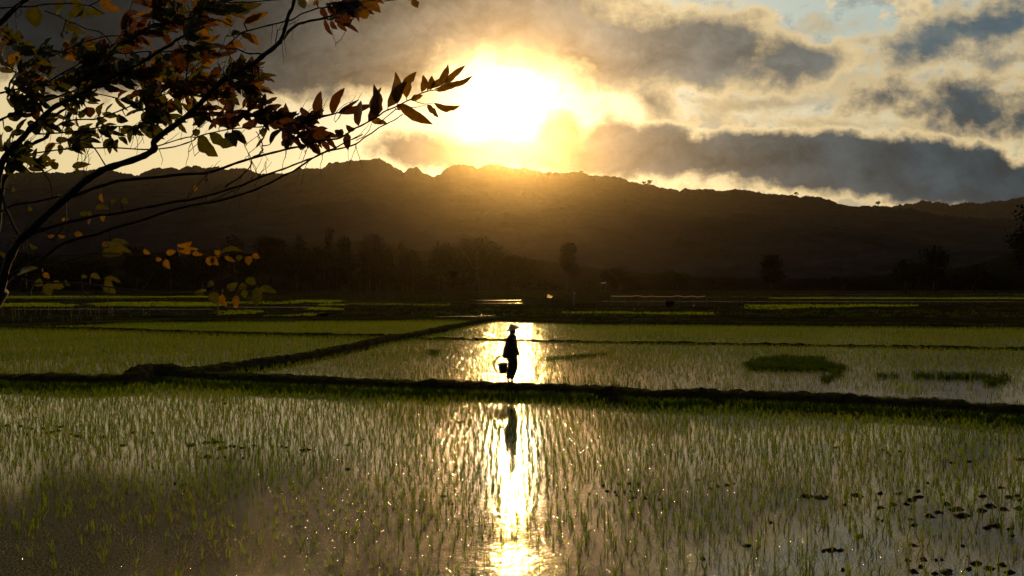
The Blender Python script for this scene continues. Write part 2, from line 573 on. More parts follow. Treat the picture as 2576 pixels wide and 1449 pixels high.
# water: near paddy in front of the main bank, middle paddies up to the far bank
bx = np.linspace(-40, 40, 120)
order = np.argsort(BANKS[0][0])
my = np.interp(bx, BANKS[0][0][order], BANKS[0][1][order])
G = np.zeros((2, len(bx), 3)); G[0, :, 0] = G[1, :, 0] = bx; G[0, :, 1] = 5.4; G[1, :, 1] = my
tag(grid_mesh('water', G, M['water_near'], smooth=False), kind='structure')
bx2 = np.linspace(-110, 110, 340)
my2 = np.interp(bx2, BANKS[0][0][order], BANKS[0][1][order]); fy2 = np.interp(bx2, BANKS[4][0], BANKS[4][1])
G = np.zeros((2, len(bx2), 3)); G[0, :, 0] = G[1, :, 0] = bx2; G[0, :, 1] = my2 + .01; G[1, :, 1] = fy2
tag(grid_mesh('water', G, M['water_mid'], smooth=False), kind='structure')
# far dark fields
G = np.zeros((2, len(bx2), 3)); G[0, :, 0] = G[1, :, 0] = bx2 * np.array([1.0]); G[0, :, 1] = fy2 + .3; G[0, :, 2] = .01
G[1, :, 0] = bx2 * 12; G[1, :, 1] = 700; G[1, :, 2] = .01
tag(grid_mesh('far_fields', G, M['far_ground'], smooth=False), kind='structure')


def quad_px(name, pts, z, mat):
    P_ = [gpt(px, py, z) for px, py in pts]
    return tag(mesh_obj(name, P_, [tuple(range(len(P_)))], mat), kind='structure')


# strips of open water in the far fields
quad_px('water', [(1190, 763.2), (1310, 763), (1316, 761.8), (1200, 762.3)], .02, M['water_mid'])
quad_px('water', [(1180, 756.4), (1312, 756.0), (1308, 754.4), (1210, 755)], .02, M['water_mid'])
quad_px('water', [(1090, 797), (1190, 796.4), (1250, 793.6), (1190, 794.2), (1100, 795.6)], .02, M['water_mid'])
for a, b_, y0, y1 in ((-100, 380, 749, 751), (-80, 400, 742, 743.6), (1500, 2700, 757, 759.5), (1700, 2700, 746, 748), (1900, 2700, 740, 741.4), (20, 560, 776, 778.5), (560, 860, 771.5, 774)):
    quad_px('water', [(a, y1), (b_, y1 + .4), (b_ - 40, y0 + .3), (a + 30, y0)], .02, M['water_mid'])

# ------------------------------------------------------------------ hills
RIDGE = [(-700, 455), (-400, 440), (-200, 446), (0, 440), (50, 433), (120, 434), (175, 433), (235, 425), (260, 428), (320, 436), (350, 441), (375, 428), (400, 422), (430, 421), (450, 428), (470, 418), (495, 417),
         (510, 422), (530, 421), (550, 417), (557, 426), (615, 423), (635, 431), (655, 437), (700, 437), (725, 436), (750, 423), (780, 425), (800, 422), (810, 425), (825, 413), (845, 407),
         (855, 411), (880, 404), (935, 401), (955, 397), (970, 406), (995, 421), (1015, 433), (1030, 423), (1050, 421), (1065, 433), (1085, 443), (1105, 441), (1125, 421), (1145, 414),
         (1180, 414), (1200, 423), (1230, 413), (1255, 414), (1288, 424), (1303, 424), (1318, 422), (1363, 432), (1403, 434), (1453, 433), (1498, 441), (1538, 443), (1573, 451), (1588, 458),
         (1638, 466), (1658, 473), (1703, 476), (1710, 479), (1723, 473), (1748, 478), (1783, 474), (1808, 480), (1848, 476), (1868, 479), (1928, 487), (1988, 492), (2003, 491), (2013, 496),
         (2038, 493), (2088, 503), (2108, 511), (2148, 519), (2168, 517), (2203, 517), (2238, 523), (2283, 523), (2313, 531), (2363, 541), (2438, 546), (2498, 551), (2576, 548), (2750, 562), (3000, 580), (3400, 600)]
RIDGE2 = [(1900, 560), (2100, 535), (2228, 519), (2260, 516), (2288, 512), (2318, 507), (2363, 508), (2388, 516), (2410, 513), (2438, 510), (2470, 511), (2513, 507), (2545, 500), (2576, 496), (2650, 488), (2800, 480), (3400, 500)]


def hills(name, ridge, r0, r1, x0, x1, n, m, amp, seed, mat='hill'):
    px = np.linspace(x0, x1, n)
    rp = np.array(ridge)
    py = np.interp(px, rp[:, 0], rp[:, 1])
    py = py - 2.2 * fbm(px * .11, 3.0, 4, seed, .65) * (amp / 3.0)
    el_fine = (HY - py) / F
    kern = np.hanning(161); kern /= kern.sum()
    el_soft = np.convolve(np.pad(el_fine, 80, mode='edge'), kern, 'valid')
    az = (px - CX) / F
    G = np.zeros((n, m + 6, 3))
    for j in range(m + 6):
        if j < m:
            t = j / (m - 1)
            b_ = np.clip((t - .86) / .14, 0, 1); b_ = b_ * b_ * (3 - 2 * b_)
            el = el_soft * .97 * (1 - b_) + el_fine * b_
            r = r0 + (r1 - r0) * t
            gully = 1 + .16 * fbm(px * .007 + 40 + t * 1.5, t * 3.0, 3, seed + 5) * (1 - t)
            zf = (t ** 1.15) * gully
            H = el * r1 * zf * .985 + (el * r1 * .015 if j == m - 1 else 0)
            bump = (amp * .8 * np.abs(fbm(az * r / 17.0, r / 17.0 + 0 * px, 3, seed + 9, .6)) + amp * 3.2 * fbm(az * r / 130.0, r / 210.0 + 0 * px, 3, seed + 2) * np.sin(np.pi * t)) if 0 < j < m - 1 else 0
            r_ = r + 0 * px
            z = CAM_Z * (t > .02) + H + bump
            z = np.minimum(z, CAM_Z + el * r_ * 1.0) if j < m - 1 else CAM_Z + el * r
        else:
            q = (j - m + 1) / 6; el = el_fine
            r = r1 * (1 + .5 * q); z = CAM_Z + el * r1 * (1 - .9 * q)
            r_ = r + 0 * px
        G[:, j, 0] = az * r_; G[:, j, 1] = r_; G[:, j, 2] = z
    G[:, 0, 2] = -.5
    return tag(grid_mesh(name, G, M[mat], smooth=True), kind='structure')


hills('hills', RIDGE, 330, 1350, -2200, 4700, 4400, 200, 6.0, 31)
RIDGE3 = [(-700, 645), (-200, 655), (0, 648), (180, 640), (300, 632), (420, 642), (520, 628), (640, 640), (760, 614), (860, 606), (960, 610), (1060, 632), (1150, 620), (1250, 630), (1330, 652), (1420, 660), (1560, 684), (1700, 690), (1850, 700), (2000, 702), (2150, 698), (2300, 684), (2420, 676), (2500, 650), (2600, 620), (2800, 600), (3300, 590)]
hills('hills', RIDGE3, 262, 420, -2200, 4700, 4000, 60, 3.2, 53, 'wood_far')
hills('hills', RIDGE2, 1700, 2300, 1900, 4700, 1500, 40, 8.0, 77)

# ------------------------------------------------------------------ rice
def blade_arrays(B, h, w, lean, az, curl, wide_az):
    """B (N,3) blade feet -> arrays of a 2-quad + tip triangle blade"""
    N = len(B)
    d = np.stack([np.cos(az), np.sin(az), np.zeros(N)], 1)
    s = np.stack([np.cos(wide_az), np.sin(wide_az), np.zeros(N)], 1) * (w * .5)[:, None]
    up = np.array([0, 0, 1.0])
    c1 = B + up * (h * .45)[:, None] + d * (h * .45 * lean * .8)[:, None]
    c2 = B + up * (h * .8)[:, None] + d * (h * (lean * .9 + curl * .25))[:, None]
    c3 = B + up * (h * (1.0 - .25 * np.clip(curl, 0, 1)))[:, None] + d * (h * (lean * 1.15 + curl * .7))[:, None]
    V = np.stack([B - s * .8, B + s * .8, c1 - s, c1 + s, c2 - s * .65, c2 + s * .65, c3], 1)  # N,7,3
    base = (np.arange(N) * 7)[:, None]
    L = np.concatenate([base + np.array([0, 1, 3, 2]), base + np.array([2, 3, 5, 4]), base + np.array([4, 5, 6])], 1)
    tot = np.tile([4, 4, 3], N)
    st = np.r_[0, np.cumsum(tot)[:-1]]
    return V.reshape(-1, 3), L.ravel(), st, tot


def tufts(C, nb, hmean, wmean, spread, lean=.25, curl=.35, hvar=.3, rng=RNG):
    """C (N,3) tuft centres, nb blades each, hmean per tuft array or scalar"""
    N = len(C)
    hm = np.broadcast_to(hmean, (N,))
    B = np.repeat(C, nb, 0) + np.c_[rng.normal(0, spread, (N * nb, 2)), np.zeros(N * nb)]
    n = N * nb
    h = np.repeat(hm, nb) * (1 + rng.uniform(-hvar, hvar, n))
    # every tuft leans its own way a little, blades fan out
    taz = np.repeat(rng.uniform(0, 2 * np.pi, N), nb)
    az = taz + rng.normal(0, 1.3, n)
    ln = np.abs(rng.normal(0, lean, n))
    return blade_arrays(B, h, wmean * rng.uniform(.7, 1.3, n), ln, az, np.abs(rng.normal(0, curl, n)), rng.uniform(0, np.pi, n))


def bank_free(x, y, extra=.0):
    """True where no bank stands"""
    ok = np.ones(len(x), bool)
    for X, Y, w, _ in BANKS[:4]:
        k = slice(None, None, 2)
        bxx, byy = X[k], Y[k]
        near = (x > bxx.min() - 1) & (x < bxx.max() + 1) & (y > byy.min() - 2) & (y < byy.max() + 2)
        idx = np.where(near & ok)[0]
        for c in range(0, len(idx), 4000):
            ii = idx[c:c + 4000]
            dd = ((x[ii, None] - bxx[None]) ** 2 + (y[ii, None] - byy[None]) ** 2).min(1)
            ok[ii[dd < (w * .82 + extra) ** 2]] = False
    return ok


def rows(x0, x1, y0, y1, sx, sy, jit, ang=0.0):
    nx, ny = int((x1 - x0) / sx), int((y1 - y0) / sy)
    X, Y = np.meshgrid(x0 + np.arange(nx) * sx, y0 + np.arange(ny) * sy)
    X = X.ravel() + RNG.normal(0, jit, X.size) + ang * (Y.ravel() - y0) + .10 * fbm(X.ravel() * .3, Y.ravel() * .3, 2, 71)
    Y = Y.ravel() + RNG.normal(0, jit, Y.size)
    return X, Y


# near paddy
x, y = rows(-21, 21, 6.9, 25.5, .142, .16, .030, .02)
pxx = CX + F * x / y; pyy = HY + F * CAM_Z / y
keep = (pxx > -600) & (pxx < 3200) & (y < main_y(x) - .28)
x, y, pxx, pyy = x[keep], y[keep], pxx[keep], pyy[keep]
k = bank_free(x, y, -.06); x, y, pxx, pyy = x[k], y[k], pxx[k], pyy[k]
# thin out: the lower left and the streak of open water
dens = 1.0 - .56 * np.clip((pyy - 1120) / 260, 0, 1) * np.clip((1250 - pxx) / 500, 0, 1) - .42 * np.clip((pyy - 1100) / 240, 0, 1) * np.exp(-((pxx - 1290) / 150) ** 2)
dens -= .22 * np.clip((pyy - 1150) / 300, 0, 1)
dens -= .22 * np.clip((pyy - 1180) / 250, 0, 1) * np.clip((pxx - 1900) / 400, 0, 1)
dens += .38 * fbm(x * .9, y * .5, 3, 13)
k = RNG.uniform(0, 1, len(x)) < dens
x, y, pxx, pyy = x[k], y[k], pxx[k], pyy[k]
hgt = .145 * (1 + .25 * fbm(x * .8, y * .8, 3, 4)) * (1 - .25 * np.clip((pyy - 1150) / 300, 0, 1) * np.clip((1250 - pxx) / 500, 0, 1))
hgt = hgt * RNG.uniform(.62, 1.25, len(x))
C = np.c_[x, y, np.full(len(x), -.01)]
o = np.argsort(y + 50 * ((pxx < 10) | (pxx > 2566) | (pyy > 1440)))
near_i, rest_i = o[:300], o[300:]
V, L, S_, T = tufts(C[rest_i], 6, hgt[rest_i], .0078, .013, .24, .30)
tag(np_mesh('rice_plants', V, L, S_, T, M['rice']), 'dense young green rice filling the flooded near paddy up to the walking bank', 'rice', kind='stuff')
# the tufts nearest the camera, one object each
VAR = []
for v in range(10):
    V, L, S_, T = tufts(np.zeros((1, 3)), random.choice((5, 6, 7, 8)), .155, .0078, .013, .26, .32)
    ob = np_mesh('rice_tuft', V, L, S_, T, M['rice'])
    VAR.append(ob.data)
    bpy.data.objects.remove(ob)
for n_, i in enumerate(near_i):
    ob = bpy.data.objects.new('rice_tuft', VAR[n_ % 10])
    ob.location = C[i]; ob.rotation_euler = (0, 0, random.uniform(0, 6.28))
    sc_ = float(hgt[i] / .155); ob.scale = (sc_, sc_, sc_)
    COL.objects.link(ob)
    tag(ob, 'single green rice seedling tuft in the front rows along the bottom of the photo', 'rice plant', 'rice tufts in the front rows of the near paddy')

# taller grass at the foot of the main bank, both sides
bxx, byy = BANKS[0][0], BANKS[0][1]
n = 5200
ii = RNG.integers(0, len(bxx), n)
off = np.where(RNG.uniform(0, 1, n) < .8, -1, 1) * RNG.uniform(.42, .95, n)
C = np.c_[bxx[ii] + RNG.normal(0, .05, n), byy[ii] + off, np.full(n, -.01)]
kk = fbm(C[:, 0] * .8, C[:, 1] * .8, 3, 55) > -.35
V, L, S_, T = tufts(C[kk], 6, .20, .009, .03, .25, .4)
tag(np_mesh('bank_foot_grass', V, L, S_, T, M['rice']), 'thick green rice and grass hugging the foot of the walking bank', 'grass', kind='stuff')
n = 7000
ii = RNG.integers(0, len(bxx), n)
of = RNG.uniform(-.42, .4, n)
C = np.c_[bxx[ii], byy[ii] + of, BANKS[0][3][ii] * np.where(np.abs(of) < .2, .9, .9 - 1.6 * (np.abs(of) - .2))]
V, L, S_, T = tufts(C, 5, .045 + .06 * RNG.uniform(0, 1, len(C)) ** 3, .008, .03, .5, .6)
tag(np_mesh('bank_grass', V, L, S_, T, M['nursery']), 'short dark grass growing over the walking bank', 'grass', kind='stuff')

# middle paddies
x, y = rows(-72, 72, 18.0, 74, .19, .24, .05, .0)
pxx = CX + F * x / y; pyy = HY + F * CAM_Z / y
keep = (pxx > -450) & (pxx < 3050) & (y > main_y(x) + .6) & (y < far_y(x) - .7)
x, y, pxx, pyy = x[keep], y[keep], pxx[keep], pyy[keep]
k = bank_free(x, y); x, y, pxx, pyy = x[k], y[k], pxx[k], pyy[k]
diag_x = np.interp(y, BANKS[1][1], BANKS[1][0])
right = x > diag_x                                   # right of the slanting bank: younger, thinner rice
dens = np.where(right, 1.0, 1.1)
# open patches of water
opn = np.exp(-((pxx - 1290) / 190) ** 2) * .35 * (pyy < 975)
opn2 = np.clip((pyy - 905) / 40, 0, 1) * np.clip((pxx - 1450) / 200, 0, 1) * .38
opn3 = np.clip((pyy - 960) / 25, 0, 1) * np.clip((pxx - 2000) / 100, 0, 1) * .35
dens = dens - np.where(right, opn + opn2 + opn3, 0) + .28 * fbm(x * .45, y * .3, 3, 19)
k = RNG.uniform(0, 1, len(x)) < dens
x, y, right, pyy = x[k], y[k], right[k], pyy[k]
hgt = np.where(right, .15, .18) * (1 + .25 * fbm(x * .35, y * .35, 3, 4))
hgt = hgt * np.where(right & (pyy > 850), .9, 1.0)
C = np.c_[x, y, np.full(len(x), -.01)]
# one mesh per field
LEFTY = np.interp(x, BANKS[2][0], BANKS[2][1], left=BANKS[2][1][0], right=BANKS[2][1][-1])
THINY = np.interp(x, BANKS[3][0], BANKS[3][1])
fields = ((~right & (y < LEFTY), 'even green young rice filling the left middle paddy before the slanting bank', M['rice_mid']),
          (~right & (y >= LEFTY), 'narrow far strip of green rice behind the knobbly bank on the left', M['rice_mid']),
          (right & (y < THINY), 'thin young rice standing in glittering water behind the walking farmer', M['rice_mid']),
          (right & (y >= THINY), 'green rice strip beyond the thin straight bank on the right', M['rice_mid']))
for msk, lab, mt in fields:
    V, L, S_, T = tufts(C[msk], 4, hgt[msk], .013, .035, .30, .4)
    tag(np_mesh('rice_plants', V, L, S_, T, mt), lab, 'rice', kind='stuff')

# dense seedling beds in the right middle paddy
def bed(name, poly, h, dens_, label, mat='nursery', cat='seedling bed', group='dense seedling beds in the middle paddy'):
    P_ = [gpt(px, py, 0) for px, py in poly]
    xs_ = np.array([p.x for p in P_]); ys_ = np.array([p.y for p in P_])
    n_ = int((xs_.max() - xs_.min()) * (ys_.max() - ys_.min()) * dens_ * 1.5)
    X = RNG.uniform(xs_.min() - .2, xs_.max() + .2, n_); Y = RNG.uniform(ys_.min() - .2, ys_.max() + .2, n_)
    X2 = X + .16 * fbm(X * .9, Y * .9, 3, 3); Y2 = Y + .16 * fbm(X * .9 + 9, Y * .9, 3, 5)
    ins = np.zeros(n_, bool)
    j = len(P_) - 1
    for i_ in range(len(P_)):
        c_ = ((ys_[i_] > Y2) != (ys_[j] > Y2)) & (X2 < (xs_[j] - xs_[i_]) * (Y2 - ys_[i_]) / (ys_[j] - ys_[i_] + 1e-9) + xs_[i_])
        ins ^= c_; j = i_
    C_ = np.c_[X[ins], Y[ins], np.full(ins.sum(), -.01)]
    hh = h * (1 + .35 * fbm(C_[:, 0] * 1.2, C_[:, 1] * 1.2, 3, 8))
    V, L, S_, T = tufts(C_, 6, hh, .012, .05, .22, .35)
    return tag(np_mesh(name, V, L, S_, T, M[mat]), label, cat, group)


bed('seedling_bed', [(1868, 918), (1885, 908), (1960, 900), (2080, 903), (2072, 914), (2128, 926), (2120, 934), (2000, 934), (1880, 930)], .17, 60, 'largest dense dark green seedling bed right of the farmer in the middle paddy')
bed('seedling_bed', [(2062, 946), (2120, 932), (2128, 940), (2080, 962), (2062, 964)], .15, 60, 'small slanting seedling bed touching the right end of the largest bed')
bed('seedling_bed', [(2208, 945), (2268, 944), (2268, 950), (2210, 951)], .19, 70, 'short dark block of seedlings, first of the row right of the largest bed')
bed('seedling_bed', [(2290, 944), (2480, 946), (2500, 956), (2350, 955), (2292, 950)], .19, 60, 'long dark strip of seedlings between the short block and the right hand bed')
bed('seedling_bed', [(2478, 958), (2536, 946), (2540, 956), (2500, 970), (2475, 970)], .17, 60, 'rightmost slanting bed of dense seedlings in the middle paddy')
bed('seedling_bed', [(1070, 891), (1076, 887), (1102, 887), (1104, 892), (1085, 895)], .2, 80, 'tiny isolated tuft bed of dark seedlings left of the farmer')
bed('seedling_bed', [(1366, 905), (1380, 900), (1470, 894), (1525, 889), (1530, 892), (1440, 903), (1380, 908)], .12, 50, 'low narrow dark seedling strip just right of the farmer')
bed('seedling_bed', [(2250, 975), (2300, 970), (2310, 985), (2260, 988)], .18, 30, 'loose clump of brighter seedlings below the long strip near the bank', mat='rice')

# far lit strips of rice
for a in (([(548, 793), (700, 790), (700, 785), (640, 782), (548, 782)], 'yellow green rice strip starting at the right end of the long picket fence'),
          ([(663, 796), (720, 797.5), (830, 795), (830, 789), (760, 791)], 'thin wedge of rice strip just behind the far bank, left of centre'),
          ([(551, 764.5), (690, 765), (770, 763), (690, 760), (551, 760)], 'far light green strip behind the hanging leaves'),
          ([(700, 760), (735, 762), (864, 762.5), (864, 756.5), (760, 757.5)], 'bright green strip ending at the left end of the middle fence'),
          ([(800, 770), (862, 770.5), (862, 765), (815, 766)], 'second green strip left of the middle fence, below the bright one'),
          ([(770, 780), (800, 782), (850, 782), (864, 776), (790, 776)], 'third and lowest green strip left of the middle fence'),
          ([(215, 766), (235, 772), (548, 772), (548, 761), (300, 761)], 'long green strip seen through the top of the long picket fence'),
          ([(-60, 773), (170, 773), (190, 769), (150, 764), (-60, 764)], 'green strip at the far left edge behind the fence'),
          ([(1869, 768), (1884, 778), (1940, 779), (2240, 772), (2300, 769), (2230, 767)], 'single lit yellow green rice strip in the dark fields on the right'),
          ([(20, 749), (560, 749), (560, 746.5), (20, 746.5)], 'distant hair thin green strip on the left'),
          ([(880, 769), (1130, 770), (1130, 766), (880, 765)], 'dim strip of rice in front of the middle fence, left part'),
          ([(1420, 790), (1800, 793), (1800, 789), (1420, 786)], 'dim band of rice stubble below the net fence'),
          ([(1950, 752), (2700, 753), (2700, 750.5), (1950, 750)], 'distant dim green strip on the far right')):
    P_ = [gpt(px, py, 0) for px, py in a[0]]
    xs_ = np.array([p.x for p in P_]); ys_ = np.array([p.y for p in P_])
    area = (xs_.max() - xs_.min()) * (ys_.max() - ys_.min())
    n_ = int(min(area * 9, 26000))
    X = RNG.uniform(xs_.min(), xs_.max(), n_); Y = RNG.uniform(ys_.min(), ys_.max(), n_)
    X_, Y_ = X + 3.0 * fbm(X * .25, Y * .1, 3, 31), Y + 2.6 * fbm(X * .12, Y * .08, 3, 32)
    ins = np.zeros(n_, bool); j = len(P_) - 1
    for i_ in range(len(P_)):
        c_ = ((ys_[i_] > Y_) != (ys_[j] > Y_)) & (X_ < (xs_[j] - xs_[i_]) * (Y_ - ys_[i_]) / (ys_[j] - ys_[i_] + 1e-9) + xs_[i_])
        ins ^= c_; j = i_
    ins &= RNG.uniform(0, 1, n_) < .8 + .9 * fbm(X * .12, Y * .12, 3, 77)
    C_ = np.c_[X[ins], Y[ins], np.zeros(ins.sum())]
    V, L, S_, T = tufts(C_, 4, .17 * (1 + .5 * fbm(C_[:, 0] * .3, C_[:, 1] * .1, 3, 5)), .03, .06, .2, .2)
    tag(np_mesh('rice_strip', V, L, S_, T, M['rice']), a[1], 'rice', kind='stuff')

# rough dark weeds over the far fields and on the far bank
n = 9000
Y = 62 + 170 * RNG.uniform(0, 1, n) ** 1.5
X = RNG.uniform(-.72, .74, n) * Y
px_ = CX + F * X / Y; py_ = HY + F * CAM_Z / Y
kk = (Y > far_y(X) + .8) & (fbm(X * .05, Y * .2, 3, 61) > .02)
C_ = np.c_[X, Y, np.zeros(n)][kk]
V, L, S_, T = tufts(C_, 4, .16, .05, .12, .5, .4)
tag(np_mesh('field_weeds', V, L, S_, T, M['nursery']), 'dark weeds and stubble over the far fields below the trees', 'weeds', kind='stuff')
n = 5000
ii = RNG.integers(0, len(BANKS[4][0]), n)
C_ = np.c_[BANKS[4][0][ii], BANKS[4][1][ii] + RNG.normal(0, .5, n), np.full(n, .12)]
V, L, S_, T = tufts(C_, 4, .14, .02, .05, .4, .4)
tag(np_mesh('far_bank_grass', V, L, S_, T, M['nursery']), 'dark grass along the far bank', 'grass', kind='stuff')
n = 2600
for bi, lab in ((2, 'dark knobbly weeds along the low left bank'), (1, 'dark weeds along the slanting bank')):
    ii = RNG.integers(0, len(BANKS[bi][0]), n)
    C_ = np.c_[BANKS[bi][0][ii] + RNG.normal(0, .12, n), BANKS[bi][1][ii] + RNG.normal(0, .12, n), BANKS[bi][3][ii] * .7]
    V, L, S_, T = tufts(C_, 4, .08 + .04 * RNG.uniform(0, 1, n), .012, .04, .5, .5)
    tag(np_mesh('bank_grass', V, L, S_, T, M['nursery']), lab, 'grass', kind='stuff')

# mud clods and rotting leaves lying in the near paddy
def conv(lst, x0, y0, k):
    return [((x0 + a * 1.0 / k) * .9429, (y0 + b / k) * .9429, c / k * .9429) for a, b, c in lst]


R3 = [(10,600,20),(50,695,40),(150,707,18),(235,718,12),(400,577,30),(600,610,40),(645,600,15),(490,630,20),(540,620,25),(355,628,12),(275,668,10),(755,605,12),(735,1015,45),(800,1035,25),(435,1100,30),(890,860,25),(1120,683,80),(1215,692,70),(1260,690,30),(1480,952,50),(1460,678,70),(1430,675,20),(1380,742,25),(1620,665,50),(1620,760,60),(1700,740,40),(1740,668,40),(1790,735,40),(1870,690,60),(1830,710,60),(1870,650,40),(1935,595,20),(2030,672,30),(2060,735,50),(2300,685,40),(1600,835,25),(1630,850,18),(1815,838,35),(1850,878,35),(1940,815,70),(2000,790,60),(2130,770,90),(2160,815,80),(2290,780,60),(2350,750,80),(2440,770,60),(2540,765,60),(2550,710,40),(2480,690,50),(2530,680,30),(2420,628,40),(2330,895,50),(2390,880,80),(2480,905,50),(2500,948,25),(1290,1043,60),(1350,1045,50),(1240,1050,25),(1370,1175,30),(1840,1010,40),(1800,1108,40),(1905,1105,50),(1990,1110,20),(2030,1108,20),(2165,1015,25),(2205,1085,20),(1840,1185,50),(1890,1155,30),(2060,1190,90),(2210,1170,50),(2255,1135,60),(2340,1165,60),(2430,1140,60),(2480,1192,60),(1980,1200,40),(2100,460,50),(2210,455,40),(1845,423,25),(1320,360,30),(1610,377,15),(1630,373,15),(1670,395,25),(1680,410,25),(1750,385,20),(1740,495,12),(1870,540,25),(2545,440,40)]
R1 = [(50,245,30),(160,250,25),(265,295,15),(245,268,20),(330,268,15),(400,297,50),(350,300,20),(460,255,40),(450,285,40),(545,268,15),(610,243,20),(590,325,40),(610,300,15),(550,310,25),(690,335,15),(790,333,30),(860,335,10),(1025,298,40),(1170,370,12),(1175,300,20),(930,398,40),(1460,395,70),(1580,375,50),(1630,355,15),(1660,372,60),(1700,415,60),(1760,402,30),(1790,405,30),(1670,430,25),(1850,415,35),(1940,397,30),(2080,405,20),(2150,405,20),(2190,412,25),(2330,430,70),(2400,437,10),(1590,480,60),(1520,482,12),(1660,495,20),(1720,487,20),(1855,495,15),(1340,688,30),(1410,697,30),(1620,65,30),(1715,75,30)]
R2 = [(800,205,30),(970,228,30),(990,225,15),(1140,228,20),(80,408,35),(210,365,20),(350,402,15),(85,600,35),(835,815,40),(915,880,20),(2110,730,40),(2140,775,30),(2205,782,20),(2240,720,40),(2310,715,30),(2280,778,15),(2325,775,15),(2215,808,15),(2005,797,25),(1795,762,20),(1680,684,15),(2350,825,30)]


def clod_mesh(seed):
    r = random.Random(seed)
    V, Fc = [], []
    nseg, rings = 14, 4
    ph = [r.uniform(0, 6.28) for _ in range(6)]
    for i in range(rings):
        q = i / rings
        for k_ in range(nseg):
            w_ = 2 * math.pi * k_ / nseg
            rr = (1 - q ** 1.6) * (1 + .28 * math.sin(2 * w_ + ph[0]) + .22 * math.sin(3 * w_ + ph[1]) + .16 * math.sin(5 * w_ + ph[2]) + r.uniform(-.08, .08)) * .5
            V.append((rr * math.cos(w_), rr * math.sin(w_), -.08 + .40 * math.sin(q * 1.5) * (1 + .3 * math.sin(w_ * 2 + ph[3]))))
    V.append((0, 0, .33))
    for i in range(rings - 1):
        for k_ in range(nseg):
            k2 = (k_ + 1) % nseg
            Fc.append((i * nseg + k_, i * nseg + k2, (i + 1) * nseg + k2, (i + 1) * nseg + k_))
    for k_ in range(nseg): Fc.append(((rings - 1) * nseg + k_, (rings - 1) * nseg + (k_ + 1) % nseg, len(V) - 1))
    o_ = mesh_obj('mud_clod', V, Fc, M['clod'], smooth=True)
    me = o_.data; bpy.data.objects.remove(o_)
    return me


CM = [clod_mesh(s_) for s_ in range(8)]
for lst, lab, grp in ((conv(R3, 1700, 1050, 2.496), 'dark mud clod lying among the rice in the scatter across the lower right', 'mud clods scattered lower right'),
                      (conv(R1, 0, 1050, 2.862), 'small dark mud clod in the broken line across the left of the near paddy', 'mud clods on the left of the near paddy'),
                      (conv(R2, 900, 1050, 2.975), 'small dark mud clod in the golden water near the middle of the near paddy', 'mud clods in the golden water')):
    for px, py, w_ in lst:
        p = gpt(px, py, 0)
        ww = w_ / F * p.y * 1.12
        ob = bpy.data.objects.new('mud_clod', random.choice(CM))
        ob.location = p
        ob.scale = (ww, ww * random.uniform(.7, 1.3), min(.13, .05 + ww * .25) * random.uniform(.8, 1.2))
        ob.rotation_euler = (0, 0, random.uniform(0, .5))
        COL.objects.link(ob)
        size_ = 'large' if ww > .17 else ('middling' if ww > .09 else 'small')
        if 'right' in grp:
            where = 'near the bottom edge of the photo' if py > 1380 else ('in the thick scatter towards the right edge' if px > 2250 and py > 1190 else ('in the middle of the lower right scatter' if px > 2000 and py > 1190 else ('among the rice well above the scatter' if py < 1190 else 'at the left end of the lower right scatter')))
        elif 'left' in grp:
            where = 'at the left edge of the near paddy' if px < 170 else ('in the first stretch of the broken line on the left' if px < 350 else ('in the second cluster of the line on the left' if px < 600 else 'where the left line meets the golden water'))
        else:
            where = 'in golden water left of the reflection' if px < 1288 else 'in the cluster right of the golden reflection'
        tag(ob, size_ + ' dark mud clod ' + where, 'mud clod', grp)

# ------------------------------------------------------------------ trees at the foot of the hills
def crown_cards(centers, n, size, rng, flat=1.0):
    """leaf clumps spread through a set of (x, y, z, rx, ry, rz) lobes -> arrays of small quads"""
    c = np.array(centers, float)
    vol = (c[:, 3] * c[:, 4] * c[:, 5]); idx = rng.choice(len(c), n, p=vol / vol.sum())
    d = rng.normal(0, 1, (n, 3)); d /= np.linalg.norm(d, axis=1)[:, None]
    r = rng.uniform(0, 1, n) ** .42 * (1 + .22 * rng.normal(0, 1, n) * .6)
    P_ = c[idx, :3] + d * r[:, None] * c[idx, 3:]
    a = rng.normal(0, 1, (n, 3)); a /= np.linalg.norm(a, axis=1)[:, None]
    b = np.cross(a, rng.normal(0, 1, (n, 3))); b /= np.linalg.norm(b, axis=1)[:, None]
    s = size * rng.uniform(.5, 1.4, n)[:, None]
    V = np.stack([P_ - a * s, P_ - b * s * .6, P_ + a * s, P_ + b * s * .6], 1).reshape(-1, 3)
    return V, np.arange(n * 4), np.arange(n) * 4, np.full(n, 4)


